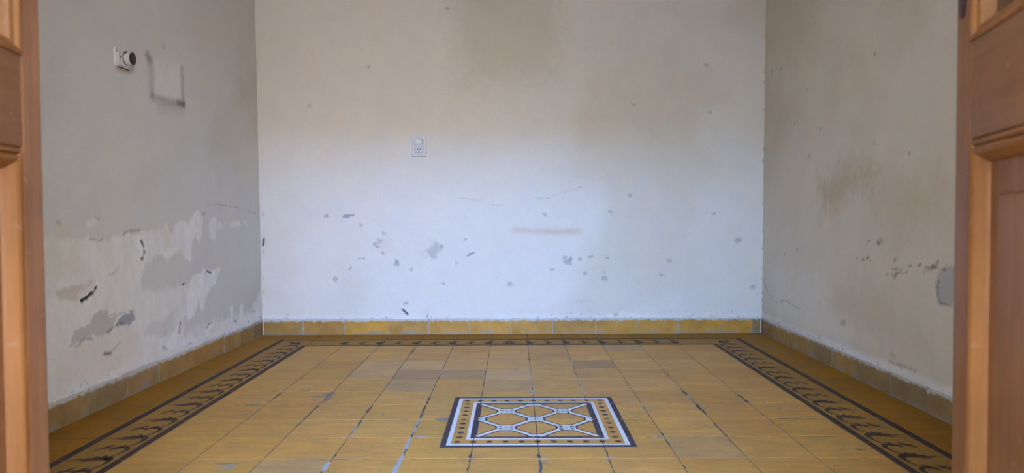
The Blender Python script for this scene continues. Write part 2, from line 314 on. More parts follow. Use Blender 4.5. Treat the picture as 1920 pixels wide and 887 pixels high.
MARKS_BACK = [
    ('poly', 'brown_tint', 0.3, 0.13, 0.06, 0, [(-0.418, 2.141), (0.234, 2.137), (0.186, 1.521), (-0.079, 1.491), (-0.385, 1.468)]),  # broad soft brown tint at the top centre of the wall
    ('line', 'brown_tint', 0.4, 0.022, 0.012, 0.03, [(-0.065, 0.612), (0.042, 0.608), (0.167, 0.604), (0.308, 0.607)]),
    ('line', 'dark', 0.28, 0.003, 0.006, 0.003, [(-0.396, 0.805), (-0.318, 0.795), (-0.265, 0.785)]),
    ('line', 'dark', 0.28, 0.003, 0.006, 0.003, [(-0.224, 0.763), (-0.177, 0.757), (-0.13, 0.76)]),
    ('line', 'dark', 0.28, 0.003, 0.006, 0.003, [(0.058, 0.799), (0.121, 0.799), (0.199, 0.827), (0.277, 0.848), (0.34, 0.87)]),
    ('line', 'cement', 0.75, 0.005, 0.01, 0.018, [(-1.188, 0.699), (-1.172, 0.699)]),
    ('line', 'cement', 0.95, 0.005, 0.006, 0.02, [(-1.072, 0.698), (-1.05, 0.701)]),
    ('line', 'cement', 0.95, 0.005, 0.004, 0.01, [(-1.05, 0.701), (-1.015, 0.708)]),
    ('poly', 'peach', 0.5, 0.015, 0.02, 0, [(-0.894, 0.575), (-0.806, 0.575), (-0.782, 0.496), (-0.823, 0.458), (-0.885, 0.503)]),
    ('poly', 'peach', 0.55, 0.015, 0.02, 0, [(-0.644, 0.48), (-0.587, 0.52), (-0.524, 0.526), (-0.55, 0.457), (-0.619, 0.457)]),
    ('poly', 'cement', 0.45, 0.014, 0.03, 0, [(-0.587, 0.495), (-0.539, 0.542), (-0.493, 0.52), (-0.518, 0.479), (-0.547, 0.441), (-0.568, 0.464)]),
    ('line', 'cement', 0.6, 0.006, 0.016, 0.0198, [(-0.895, 0.534), (-0.888, 0.533)]),
    ('line', 'cement', 0.6, 0.006, 0.016, 0.0198, [(-0.866, 0.553), (-0.86, 0.551)]),
    ('line', 'dark', 0.4, 0.006, 0.016, 0.0149, [(-0.876, 0.518), (-0.87, 0.517)]),
    ('line', 'dark', 0.4, 0.006, 0.016, 0.0149, [(-0.84, 0.6), (-0.834, 0.598)]),
    ('line', 'cement', 0.6, 0.006, 0.016, 0.0174, [(-0.851, 0.481), (-0.845, 0.479)]),
    ('line', 'cement', 0.6, 0.006, 0.016, 0.0198, [(-0.511, 0.517), (-0.505, 0.515)]),
    ('line', 'cement', 0.6, 0.006, 0.016, 0.0248, [(-0.767, 0.42), (-0.761, 0.419)]),
    ('line', 'dark', 0.4, 0.006, 0.016, 0.0149, [(-0.77, 0.439), (-0.764, 0.438)]),
    ('line', 'dark', 0.4, 0.006, 0.016, 0.0149, [(-0.975, 0.648), (-0.969, 0.646)]),
    ('line', 'dark', 0.4, 0.006, 0.016, 0.0149, [(-1.041, 0.393), (-1.035, 0.392)]),
    ('line', 'cement', 0.6, 0.006, 0.016, 0.0248, [(-1.133, 0.331), (-1.127, 0.329)]),
    ('line', 'cement', 0.6, 0.006, 0.016, 0.0198, [(-0.101, 0.294), (-0.095, 0.293)]),
    ('line', 'cement', 0.6, 0.006, 0.016, 0.0397, [(0.242, 0.428), (0.248, 0.427)]),
    ('line', 'cement', 0.6, 0.006, 0.016, 0.0248, [(0.22, 0.447), (0.226, 0.446)]),
    ('line', 'cement', 0.6, 0.006, 0.016, 0.0198, [(0.258, 0.441), (0.264, 0.439)]),
    ('line', 'cement', 0.6, 0.006, 0.016, 0.0198, [(0.314, 0.444), (0.32, 0.442)]),
    ('line', 'dark', 0.4, 0.006, 0.016, 0.0149, [(0.377, 0.453), (0.383, 0.451)]),
    ('line', 'cement', 0.6, 0.006, 0.016, 0.0298, [(0.458, 0.33), (0.465, 0.328)]),
    ('line', 'dark', 0.4, 0.006, 0.016, 0.0099, [(0.455, 0.358), (0.462, 0.356)]),
    ('line', 'cement', 0.6, 0.006, 0.016, 0.0198, [(0.148, 0.381), (0.154, 0.38)]),
    ('line', 'dark', 0.4, 0.006, 0.016, 0.0149, [(0.345, 0.362), (0.352, 0.36)]),
    ('line', 'dark', 0.4, 0.006, 0.016, 0.0149, [(0.108, 0.705), (0.114, 0.704)]),
    ('line', 'dark', 0.4, 0.006, 0.016, 0.0149, [(-0.716, 0.184), (-0.709, 0.182)]),
    ('line', 'dark', 0.4, 0.006, 0.016, 0.0124, [(-0.415, 0.425), (-0.408, 0.423)]),
    ('line', 'dark', 0.4, 0.006, 0.016, 0.0099, [(-0.363, 0.563), (-0.357, 0.562)]),
    ('line', 'dark', 0.4, 0.006, 0.016, 0.0099, [(-0.685, 0.385), (-0.679, 0.384)]),
    ('line', 'dark', 0.4, 0.006, 0.016, 0.0099, [(-0.497, 0.299), (-0.491, 0.298)]),
    ('line', 'dark', 0.4, 0.006, 0.016, 0.0149, [(0.609, 0.815), (0.615, 0.814)]),
    ('line', 'dark', 0.4, 0.006, 0.016, 0.0149, [(0.493, 0.716), (0.499, 0.714)]),
    ('line', 'dark', 0.4, 0.006, 0.016, 0.0149, [(1.104, 0.706), (1.11, 0.705)]),
    ('line', 'cement', 0.6, 0.006, 0.016, 0.0298, [(1.245, 0.549), (1.251, 0.547)]),
    ('line', 'cement', 0.6, 0.006, 0.016, 0.0248, [(1.331, 0.272), (1.337, 0.27)]),
    ('line', 'cement', 0.6, 0.006, 0.016, 0.0198, [(0.791, 0.347), (0.797, 0.345)]),
    ('line', 'dark', 0.4, 0.006, 0.016, 0.0149, [(0.838, 0.432), (0.844, 0.43)]),
    ('line', 'dark', 0.4, 0.006, 0.016, 0.0124, [(1.07, 1.299), (1.077, 1.297)]),
    ('line', 'dark', 0.4, 0.006, 0.016, 0.0124, [(0.628, 1.348), (0.634, 1.346)]),
    ('line', 'cement', 0.6, 0.006, 0.016, 0.0198, [(1.054, 1.571), (1.06, 1.57)]),
    ('line', 'dark', 0.4, 0.006, 0.016, 0.0149, [(-0.454, 1.91), (-0.447, 1.909)]),
    ('line', 'dark', 0.4, 0.006, 0.016, 0.0149, [(-0.924, 1.573), (-0.918, 1.572)]),
    ('line', 'dark', 0.4, 0.006, 0.016, 0.0124, [(-1.27, 1.349), (-1.264, 1.347)]),
    ('line', 'dark', 0.4, 0.006, 0.016, 0.0149, [(0.477, 0.452), (0.484, 0.451)]),
    ('line', 'dark', 0.75, 0.004, 0.006, 0.01, [(-0.345, 0.462), (-0.33, 0.472), (-0.311, 0.481)]),
    ('line', 'dark', 0.6, 0.003, 0.004, 0.005, [(-0.993, 0.45), (-0.955, 0.45)]),
    ('line', 'hole', 1, 0.003, 0.006, 0.012, [(-0.732, 0.146), (-0.716, 0.133), (-0.704, 0.117)]),
    ('line', 'dark', 0.5, 0.004, 0.004, 0.006, [(-0.101, 0.288), (-0.089, 0.301)]),
    ('poly', 'peach', 0.5, 0.02, 0.03, 0, [(-0.055, 0.108), (-0.007, 0.149), (0.15, 0.164), (0.181, 0.145), (0.071, 0.12)]),
    ('line', 'dark', 0.25, 0.003, 0.006, 0.003, [(0.292, 0.189), (0.339, 0.195), (0.402, 0.188)]),
    ('line', 'hole', 1, 0.003, 0.004, 0.012, [(-1.548, 0.566), (-1.552, 0.531)]),
    ('line', 'dark', 0.4, 0.004, 0.008, 0.008, [(1.395, 1.745), (1.395, 1.733)]),
    ('line', 'dark', 0.4, 0.004, 0.008, 0.008, [(1.394, 1.532), (1.394, 1.52)]),
    ('line', 'dark', 0.4, 0.004, 0.008, 0.008, [(1.394, 1.477), (1.394, 1.464)]),
    ('line', 'dark', 0.4, 0.004, 0.008, 0.008, [(1.393, 1.313), (1.393, 1.3)]),
    ('line', 'dark', 0.4, 0.004, 0.008, 0.008, [(1.392, 1.086), (1.392, 1.073)]),
    ('line', 'dark', 0.4, 0.004, 0.008, 0.008, [(1.392, 1.017), (1.392, 1.005)]),
    ('line', 'dark', 0.4, 0.004, 0.008, 0.008, [(1.391, 0.768), (1.391, 0.755)]),
    ('line', 'dark', 0.4, 0.004, 0.008, 0.008, [(1.391, 0.611), (1.391, 0.599)]),
    ('line', 'dark', 0.4, 0.004, 0.008, 0.008, [(1.39, 0.511), (1.39, 0.498)]),
    ('line', 'dark', 0.4, 0.004, 0.008, 0.008, [(1.39, 0.391), (1.39, 0.379)]),
    ('line', 'dark', 0.4, 0.004, 0.008, 0.008, [(1.39, 0.328), (1.39, 0.316)]),
    ('line', 'dark', 0.4, 0.004, 0.008, 0.008, [(1.389, 0.24), (1.39, 0.228)]),
    ('line', 'dark', 0.4, 0.004, 0.008, 0.008, [(1.389, 0.202), (1.389, 0.19)]),
    ('line', 'dark', 0.4, 0.004, 0.008, 0.008, [(1.389, 0.165), (1.389, 0.152)]),
    ('line', 'dark', 0.3, 0.004, 0.008, 0.008, [(-1.549, 0.72), (-1.549, 0.707)]),
    ('line', 'dark', 0.3, 0.004, 0.008, 0.008, [(-1.552, 0.5), (-1.553, 0.487)]),
    ('line', 'dark', 0.3, 0.004, 0.008, 0.008, [(-1.555, 0.342), (-1.555, 0.33)]),
    ('line', 'dark', 0.3, 0.004, 0.008, 0.008, [(-1.556, 0.263), (-1.556, 0.251)]),
    ('line', 'dark', 0.3, 0.004, 0.008, 0.008, [(-1.557, 0.184), (-1.557, 0.172)]),
]
MARKS_RIGHT = [
    ('poly', 'brown_tint', 0.55, 0.1, 0.08, 0, [(1.007, 0.844), (0.783, 0.894), (0.562, 0.903), (0.471, 0.843), (0.653, 0.813), (0.857, 0.715), (0.972, 0.703)]),
    ('poly', 'brown_tint', 0.28, 0.14, 0.08, 0, [(0.471, 0.854), (0.031, 0.848), (-0.065, 0.666), (0.225, 0.622), (0.466, 0.702)]),
    ('poly', 'brown_tint', 0.22, 0.1, 0.08, 0, [(0.927, 0.301), (0.545, 0.435), (0.143, 0.315), (-0.022, 0.194), (0.207, 0.127), (0.628, 0.129)]),
    ('poly', 'lime', 0.35, 0.08, 0.05, 0, [(1.594, 0.404), (0.902, 0.404), (0.841, 0.287), (0.447, 0.184), (0.835, 0.115), (1.584, 0.134)]),
    ('poly', 'cement', 0.6, 0.006, 0.03, 0, [(0.013, 0.491), (-0.026, 0.53), (-0.126, 0.546), (-0.13, 0.404), (-0.033, 0.392), (0.009, 0.394), (0.029, 0.434)]),
    ('line', 'dark', 0.55, 0.004, 0.012, 0.008, [(0.007, 0.497), (0.024, 0.453), (0.026, 0.425), (0.006, 0.394), (-0.039, 0.395)]),
    ('line', 'dark', 0.4, 0.003, 0.01, 0.005, [(1.746, 0.306), (1.655, 0.24), (1.57, 0.208), (1.489, 0.212), (1.427, 0.24), (1.315, 0.222), (1.209, 0.219)]),
    ('line', 'dark', 0.45, 0.006, 0.012, 0.01, [(0.329, 0.126), (0.244, 0.127), (0.15, 0.127)]),
    ('line', 'dark', 0.25, 0.006, 0.01, 0.02, [(0.314, 0.158), (0.298, 0.151)]),
    ('line', 'brown', 0.5, 0.012, 0.012, 0.02, [(0.742, 0.216), (0.711, 0.215)]),
    ('line', 'brown', 0.55, 0.004, 0.006, 0.0078, [(0.274, 0.482), (0.268, 0.483)]),
    ('line', 'brown', 0.55, 0.004, 0.006, 0.0106, [(0.361, 0.462), (0.348, 0.464)]),
    ('line', 'brown', 0.55, 0.004, 0.006, 0.0062, [(0.312, 0.489), (0.307, 0.491)]),
    ('line', 'brown', 0.55, 0.004, 0.006, 0.0106, [(0.201, 0.507), (0.189, 0.509)]),
    ('line', 'brown', 0.55, 0.004, 0.006, 0.0101, [(0.299, 0.467), (0.286, 0.473)]),
    ('line', 'brown', 0.55, 0.004, 0.006, 0.0097, [(0.223, 0.482), (0.214, 0.484)]),
    ('line', 'brown', 0.55, 0.004, 0.006, 0.0115, [(0.296, 0.487), (0.282, 0.491)]),
    ('line', 'brown', 0.55, 0.004, 0.006, 0.009, [(0.306, 0.454), (0.292, 0.46)]),
    ('line', 'brown', 0.55, 0.004, 0.006, 0.0092, [(0.324, 0.486), (0.315, 0.488)]),
    ('line', 'brown', 0.55, 0.004, 0.006, 0.0053, [(0.304, 0.46), (0.299, 0.464)]),
    ('line', 'brown', 0.55, 0.004, 0.006, 0.0083, [(0.286, 0.469), (0.279, 0.476)]),
    ('line', 'brown', 0.55, 0.004, 0.006, 0.0064, [(0.26, 0.475), (0.249, 0.478)]),
    ('line', 'brown', 0.55, 0.004, 0.006, 0.0072, [(0.323, 0.465), (0.313, 0.471)]),
    ('line', 'brown', 0.55, 0.004, 0.006, 0.0066, [(0.263, 0.487), (0.251, 0.492)]),
    ('line', 'brown', 0.55, 0.004, 0.006, 0.0062, [(0.272, 0.476), (0.263, 0.477)]),
    ('line', 'brown', 0.55, 0.004, 0.006, 0.0117, [(0.309, 0.519), (0.297, 0.525)]),
    ('line', 'brown', 0.55, 0.004, 0.006, 0.0118, [(0.045, 0.515), (0.035, 0.518)]),
    ('line', 'brown', 0.55, 0.004, 0.006, 0.0107, [(0.027, 0.525), (0.021, 0.527)]),
    ('line', 'brown', 0.55, 0.004, 0.006, 0.0077, [(0.097, 0.509), (0.084, 0.512)]),
    ('line', 'brown', 0.55, 0.004, 0.006, 0.0062, [(0.065, 0.514), (0.054, 0.517)]),
    ('line', 'brown', 0.55, 0.004, 0.006, 0.0119, [(0.081, 0.506), (0.074, 0.508)]),
    ('line', 'brown', 0.55, 0.004, 0.006, 0.0062, [(0.064, 0.513), (0.055, 0.514)]),
    ('line', 'brown', 0.55, 0.004, 0.006, 0.0067, [(0.033, 0.512), (0.021, 0.514)]),
    ('line', 'brown', 0.55, 0.004, 0.006, 0.0079, [(0.145, 0.514), (0.132, 0.518)]),
    ('line', 'brown', 0.55, 0.004, 0.006, 0.0053, [(0.074, 0.497), (0.067, 0.499)]),
    ('line', 'brown', 0.55, 0.004, 0.006, 0.0085, [(0.022, 0.537), (0.019, 0.539)]),
    ('line', 'brown', 0.55, 0.004, 0.006, 0.0066, [(0.075, 0.503), (0.063, 0.504)]),
    ('line', 'brown', 0.55, 0.004, 0.006, 0.009, [(-0.006, 0.508), (-0.018, 0.511)]),
    ('line', 'brown', 0.55, 0.004, 0.006, 0.0105, [(0.032, 0.531), (0.022, 0.534)]),
    ('line', 'brown', 0.55, 0.004, 0.006, 0.0111, [(0.054, 0.509), (0.043, 0.515)]),
    ('line', 'brown', 0.55, 0.004, 0.006, 0.0106, [(0.106, 0.491), (0.097, 0.496)]),
    ('line', 'brown', 0.55, 0.004, 0.006, 0.0098, [(0.135, 0.514), (0.129, 0.52)]),
    ('line', 'brown', 0.55, 0.004, 0.006, 0.0118, [(0.062, 0.517), (0.05, 0.521)]),
    ('line', 'brown', 0.55, 0.004, 0.006, 0.0059, [(-0.002, 0.51), (-0.014, 0.514)]),
    ('line', 'brown', 0.55, 0.004, 0.006, 0.0094, [(0.434, 0.58), (0.423, 0.585)]),
    ('line', 'brown', 0.55, 0.004, 0.006, 0.005, [(0.432, 0.585), (0.416, 0.586)]),
    ('line', 'brown', 0.55, 0.004, 0.006, 0.0107, [(0.441, 0.585), (0.427, 0.592)]),
    ('line', 'brown', 0.55, 0.004, 0.006, 0.0064, [(0.519, 0.585), (0.505, 0.588)]),
    ('line', 'brown', 0.55, 0.004, 0.006, 0.0083, [(0.409, 0.593), (0.399, 0.594)]),
    ('line', 'brown', 0.55, 0.004, 0.006, 0.0084, [(0.41, 0.581), (0.395, 0.585)]),
    ('line', 'brown', 0.55, 0.004, 0.006, 0.0104, [(0.432, 0.576), (0.422, 0.576)]),
    ('line', 'brown', 0.55, 0.004, 0.006, 0.0056, [(0.421, 0.598), (0.41, 0.601)]),
    ('line', 'brown', 0.55, 0.004, 0.006, 0.0066, [(0.531, 0.529), (0.52, 0.536)]),
    ('line', 'brown', 0.55, 0.004, 0.006, 0.0093, [(0.522, 0.519), (0.506, 0.523)]),
    ('line', 'brown', 0.55, 0.004, 0.006, 0.0104, [(0.612, 0.508), (0.607, 0.514)]),
    ('line', 'brown', 0.55, 0.004, 0.006, 0.0109, [(0.527, 0.513), (0.517, 0.519)]),
    ('line', 'brown', 0.55, 0.004, 0.006, 0.0062, [(0.498, 0.506), (0.492, 0.509)]),
    ('line', 'brown', 0.55, 0.004, 0.006, 0.0113, [(0.565, 0.508), (0.551, 0.509)]),
    ('line', 'dark', 0.6, 0.005, 0.006, 0.009, [(1.662, 1.508), (1.654, 1.518)]),
    ('line', 'dark', 0.6, 0.005, 0.006, 0.009, [(1.67, 1.488), (1.662, 1.499)]),
    ('line', 'dark', 0.6, 0.005, 0.006, 0.009, [(1.092, 1.621), (1.086, 1.629)]),
    ('line', 'dark', 0.6, 0.005, 0.006, 0.009, [(1.17, 1.318), (1.164, 1.327)]),
    ('line', 'dark', 0.6, 0.005, 0.006, 0.009, [(1.322, 1.169), (1.315, 1.18)]),
    ('line', 'dark', 0.6, 0.005, 0.006, 0.009, [(1.005, 1.099), (0.999, 1.108)]),
    ('line', 'dark', 0.6, 0.005, 0.006, 0.009, [(0.48, 0.984), (0.476, 0.992)]),
    ('line', 'dark', 0.6, 0.005, 0.006, 0.009, [(0.489, 1.345), (0.485, 1.353)]),
    ('line', 'dark', 0.6, 0.005, 0.006, 0.009, [(1.131, 0.982), (1.125, 0.992)]),
    ('line', 'dark', 0.6, 0.005, 0.006, 0.009, [(1.262, 0.511), (1.255, 0.522)]),
    ('line', 'dark', 0.6, 0.005, 0.006, 0.009, [(1.436, 0.473), (1.429, 0.485)]),
    ('line', 'dark', 0.6, 0.005, 0.006, 0.009, [(1.515, 1.493), (1.507, 1.504)]),
    ('line', 'dark', 0.6, 0.005, 0.006, 0.009, [(0.218, 0.919), (0.214, 0.926)]),
]

# ------------------------------------------------------------------ walls
CC = {'lime': (0.845, 0.83, 0.80), 'white': (0.87, 0.865, 0.855), 'ochre': (0.66, 0.59, 0.45), 'tan': (0.58, 0.52, 0.43), 'peach': (0.74, 0.64, 0.55),
      'greypaint': (0.65, 0.63, 0.605), 'greybrown': (0.50, 0.47, 0.45), 'cement': (0.33, 0.33, 0.36), 'dark': (0.14, 0.13, 0.13), 'hole': (0.035, 0.035, 0.04),
      'brown': (0.24, 0.16, 0.10), 'smoke': (0.22, 0.215, 0.20), 'brown_tint': (0.52, 0.42, 0.26)}
DEPTH = {'lime': 0.0008, 'white': 0.0012, 'cement': -0.0025, 'greybrown': -0.0018, 'hole': -0.006, 'dark': -0.0012, 'tan': -0.0008, 'brown': -0.001}

def poly_sd(px, py, pts):
    inside = np.zeros(px.shape, bool); d = np.full(px.shape, 1e9)
    n = len(pts)
    for i in range(n):
        (x0, y0), (x1, y1) = pts[i], pts[(i + 1) % n]
        dx, dy = x1 - x0, y1 - y0; L = dx * dx + dy * dy + 1e-12
        t = np.clip(((px - x0) * dx + (py - y0) * dy) / L, 0, 1)
        d = np.minimum(d, np.hypot(px - x0 - t * dx, py - y0 - t * dy))
        c = ((y0 > py) != (y1 > py)) & (px < (x1 - x0) * (py - y0) / ((y1 - y0) if abs(y1 - y0) > 1e-9 else 1e-9) + x0)
        inside ^= c
    return np.where(inside, d, -d)

def line_sd(px, py, pts, w):
    d = np.full(px.shape, 1e9)
    for (x0, y0), (x1, y1) in zip(pts[:-1], pts[1:]):
        dx, dy = x1 - x0, y1 - y0; L = dx * dx + dy * dy + 1e-12
        t = np.clip(((px - x0) * dx + (py - y0) * dy) / L, 0, 1)
        d = np.minimum(d, np.hypot(px - x0 - t * dx, py - y0 - t * dy))
    return w * 0.5 - d

def build_wall(name, s, z, place, base, marks, seed, mottle, flip=False):
    S, Z = np.meshgrid(s, z, indexing='ij'); S = S.ravel(); Z = Z.ravel()
    col = np.tile(np.array(base), (S.size, 1)); dep = 0.0025 * fbm(S, Z, 2.2, seed + 50, 3) * 2 + 0.0006 * fbm(S, Z, 25, seed + 60, 2)
    mo = fbm(S, Z, 1.6, seed, 4)
    col *= (1 + mottle * mo)[:, None]
    st = sstep(0.02, 0.22, fbm(S, Z, 1.1, seed + 7, 4))
    col = col * (1 - 0.10 * st[:, None] * np.array([0.7, 1.0, 1.5]))
    n1 = fbm(S, Z, 16, seed + 20, 4) * 2
    n2 = fbm(S, Z, 55, seed + 21, 3) * 2; n3 = fbm(S * 2.6, Z * 0.5, 24, seed + 22, 3) * 2      # fine crumble, vertical runs
    for kind, cname, amt, soft, nz, w, pts in marks:
        P = np.array(pts); mg = soft * 2 + nz + w + 0.02
        idx = np.where((S > P[:, 0].min() - mg) & (S < P[:, 0].max() + mg) & (Z > P[:, 1].min() - mg) & (Z < P[:, 1].max() + mg))[0]
        if idx.size == 0: continue
        px, py = S[idx], Z[idx]
        big = kind == 'poly'
        sd = poly_sd(px, py, pts) if big else line_sd(px, py, pts, w)
        nn = (n1[idx] + 0.7 * n2[idx] + 0.5 * n3[idx]) if big else fbm(px, py, 95, seed + 31, 3) * 2
        sd = sd + nn * nz * (0.7 if big else 0.85)
        soft = max(soft, 0.003)
        mk = sstep(-soft, soft, sd) * amt
        if cname in ('lime', 'white', 'peach'): mk = mk * (0.80 + 0.9 * fbm(px * 1.8, py * 0.7, 22, seed + 90, 4))
        mk = np.clip(mk, 0, 1)
        if cname in ('brown_tint', 'smoke'):
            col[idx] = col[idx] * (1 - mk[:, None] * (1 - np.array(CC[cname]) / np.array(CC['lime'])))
        else:
            col[idx] = col[idx] * (1 - mk[:, None]) + np.array(CC[cname]) * mk[:, None]
        dep[idx] += DEPTH.get(cname, 0) * mk
    # paler, rough plaster lip just over the skirting
    lip = sstep(0.03, 0.0, Z - 0.100 + 0.018 * n1) * 0.7
    col = col * (1 - lip[:, None]) + np.array((0.74, 0.73, 0.71)) * lip[:, None]
    dep += 0.004 * sstep(0.022, 0.0, Z - 0.100 + 0.012 * n1) * (0.6 + 0.8 * fbm(S, Z, 40, seed + 3, 3))
    gr = sstep(0.16, 0.3, fbm(S, Z, 55, seed + 44, 3)) * sstep(0.04, 0.0, Z - 0.105) * 0.6
    col = col * (1 - gr[:, None]) + np.array((0.22, 0.21, 0.21)) * gr[:, None]
    V = place(S, Z, dep)
    ns, nz_ = len(s), len(z)
    i, j = np.meshgrid(np.arange(ns - 1), np.arange(nz_ - 1), indexing='ij'); a = (i * nz_ + j).ravel()
    q = np.stack([a, a + nz_, a + nz_ + 1, a + 1], 1)
    if flip: q = q[:, ::-1]
    # masonry behind the paint
    cs = np.array([s[0], s[-1], s[-1], s[0]]); cz = np.array([z[0], z[0], z[-1], z[-1]]); n0 = len(V)
    V = np.r_[V, place(cs, cz, np.full(4, -0.15))]; col = np.r_[col, np.tile(np.array((0.5, 0.45, 0.4)), (4, 1))]
    g = [0, (ns - 1) * nz_, ns * nz_ - 1, nz_ - 1]
    ex = [[n0 + 3, n0 + 2, n0 + 1, n0]] + [[g[k], n0 + k, n0 + (k + 1) % 4, g[(k + 1) % 4]] for k in range(4)]
    q = np.r_[q, np.array([e[::-1] for e in ex] if flip else ex)]
    sm = np.ones(len(q), bool); sm[-5:] = False
    me = bpy.data.meshes.new(name); me.vertices.add(len(V)); me.vertices.foreach_set('co', V.astype(np.float32).ravel())
    me.loops.add(q.size); me.loops.foreach_set('vertex_index', q.astype(np.int32).ravel())
    me.polygons.add(len(q)); me.polygons.foreach_set('loop_start', np.arange(0, q.size, 4, dtype=np.int32))
    me.polygons.foreach_set('use_smooth', sm)
    me.update(calc_edges=True)
    ca = me.color_attributes.new('wear', 'FLOAT_COLOR', 'POINT')
    ca.data.foreach_set('color', np.c_[np.clip(col, 0, 1), np.ones(len(col))].astype(np.float32).ravel())
    me.materials.append(M_WALL)
    o = bpy.data.objects.new(name, me); COL.objects.link(o)
    return tag(o, kind='structure')

CEIL = 3.20; YB = 1.77; YF = -1.90
def xl(y, z): return -1.563 - 0.018 * (1.765 - y) - 0.0075 * z
def xr(y, z): return 1.386 + 0.008 * z
zz = np.concatenate([np.arange(0.0, 2.02, 0.005), [2.1, 2.3, 2.6, 2.9, CEIL]])
sb = np.arange(-1.66, 1.44, 0.005)
sl = np.concatenate([np.arange(YF - 0.02, -0.36, 0.03), np.arange(-0.35, YB + 0.006, 0.005)])
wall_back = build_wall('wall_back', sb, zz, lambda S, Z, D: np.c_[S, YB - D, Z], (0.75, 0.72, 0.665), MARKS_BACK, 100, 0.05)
wall_left = build_wall('wall_left', sl, zz, lambda S, Z, D: np.c_[xl(S, Z) + D, S, Z], (0.655, 0.635, 0.595), MARKS_LEFT, 200, 0.06)
wall_right = build_wall('wall_right', sl, zz, lambda S, Z, D: np.c_[xr(S, Z) - D, S, Z], (0.67, 0.60, 0.49), MARKS_RIGHT, 300, 0.10, True)
wall_back['label'] = 'stained white back wall with chipped paint above yellow skirting'
wall_left['label'] = 'peeling grey left wall with patched damp plaster'
wall_right['label'] = 'beige right wall with brown damp stains'

# front wall with the doorway the camera looks through
DX0, DX1, DH = -0.828, 0.519, 2.30
bm = bmesh.new()
add_box(bm, (-1.72, -2.20, -0.02), (DX0, YF, CEIL)); add_box(bm, (DX1, -2.20, -0.02), (1.52, YF, CEIL)); add_box(bm, (DX0, -2.20, DH), (DX1, YF, CEIL))
tag(bm_obj('wall_front', bm, M_PLASTER), 'plain plaster front wall around the doorway', kind='structure')
tag(box_obj('ceiling', (-1.72, -2.2, CEIL), (1.52, 1.83, CEIL + 0.12), M_CEIL), 'whitewashed ceiling', kind='structure')
# door frame
bm = bmesh.new()
for lo, hi in (((DX0 - 0.001, -2.02, 0.0), (DX0 + 0.02, YF + 0.004, DH)), ((DX1 - 0.02, -2.02, 0.0), (DX1 + 0.001, YF + 0.004, DH)), ((DX0 + 0.02, -2.02, DH - 0.03), (DX1 - 0.02, YF + 0.004, DH))):
    add_box(bm, lo, hi, 0.003)
tag(bm_obj('trim_1', bm, M_WOOD_V), 'brown wooden door frame', kind='structure')
# outside: an unseen patio, its walls, roof and tones set for the light indoors
PX0, PX1, PYF = -4.0, 4.4, -14.0
tag(box_obj('ground', (PX0 - 0.3, PYF - 0.3, -0.22), (PX1 + 0.3, -2.2, -0.06), M_STREET), 'terracotta patio floor outside the doorway', kind='structure')
tag(box_obj('wall_unseen_far', (PX0 - 0.3, PYF - 0.3, -0.06), (PX1 + 0.3, PYF, 5.5), M_FACADE_FAR), 'unseen rendered wall at the far end of the patio, sized for the light', kind='structure')
tag(box_obj('wall_unseen_left', (PX0 - 0.3, PYF, -0.06), (PX0, -2.2, 6.2), M_FACADE), 'unseen rendered left wall of the patio, raised to block the sky', kind='structure')
tag(box_obj('wall_unseen_right', (PX1, PYF, -0.06), (PX1 + 0.3, -2.2, 6.2), M_FACADE), 'unseen rendered right wall of the patio, raised to block the sky', kind='structure')
tag(box_obj('roof', (PX0 - 0.3, -5.0, 3.40), (PX1 + 0.3, -2.2, 3.52), M_PLASTER), 'unseen flat gallery roof over the doorway, set to shape the light', kind='structure')
tag(box_obj('trim_2', (DX0, -2.24, -0.10), (DX1, YF, -0.002), M_STREET, bevel=0.004), 'stone door sill', kind='structure')

# ------------------------------------------------------------------ floor
floor = box_obj('floor', (-1.70, YF - 0.01, -0.14), (1.46, YB + 0.03, -0.0009), M_GROUT)
tag(floor, 'ochre cement tile floor with dark scroll border', kind='structure')

def clip_poly(poly, x0, x1, y0, y1):
    for ax, lim, sgn in ((0, x0, 1), (0, x1, -1), (1, y0, 1), (1, y1, -1)):
        out = []
        for k in range(len(poly)):
            a, b = poly[k - 1], poly[k]
            da, db = sgn * (a[ax] - lim), sgn * (b[ax] - lim)
            if (da >= 0) != (db >= 0):
                t = da / (da - db); out.append((a[0] + (b[0] - a[0]) * t, a[1] + (b[1] - a[1]) * t))
            if db >= 0: out.append(b)
        poly = out
        if len(poly) < 3: return []
    return poly

def stroke(pts, k_=1.0):             # [(x, y, width)] -> convex quads
    pts = [(a[0], a[1], a[2] * k_) for a in pts]
    out = []
    nrm = []
    for k in range(len(pts)):
        a = pts[max(0, k - 1)]; b = pts[min(len(pts) - 1, k + 1)]
        dx, dy = b[0] - a[0], b[1] - a[1]; L = math.hypot(dx, dy) or 1; nrm.append((-dy / L, dx / L))
    for k in range(len(pts) - 1):
        a, b, na, nb = pts[k], pts[k + 1], nrm[k], nrm[k + 1]
        out.append([(a[0] + na[0] * a[2] / 2, a[1] + na[1] * a[2] / 2), (a[0] - na[0] * a[2] / 2, a[1] - na[1] * a[2] / 2),
                    (b[0] - nb[0] * b[2] / 2, b[1] - nb[1] * b[2] / 2), (b[0] + nb[0] * b[2] / 2, b[1] + nb[1] * b[2] / 2)])
    return out

def star(c, ring): return [[c, ring[k - 1], ring[k]] for k in range(len(ring))]
def disc(cx, cy, rx, ry, n=12): return [[(cx + rx * math.cos(2 * math.pi * k / n), cy + ry * math.sin(2 * math.pi * k / n)) for k in range(n)]]
def rect(x0, x1, y0, y1): return [[(x0, y0), (x1, y0), (x1, y1), (x0, y1)]]

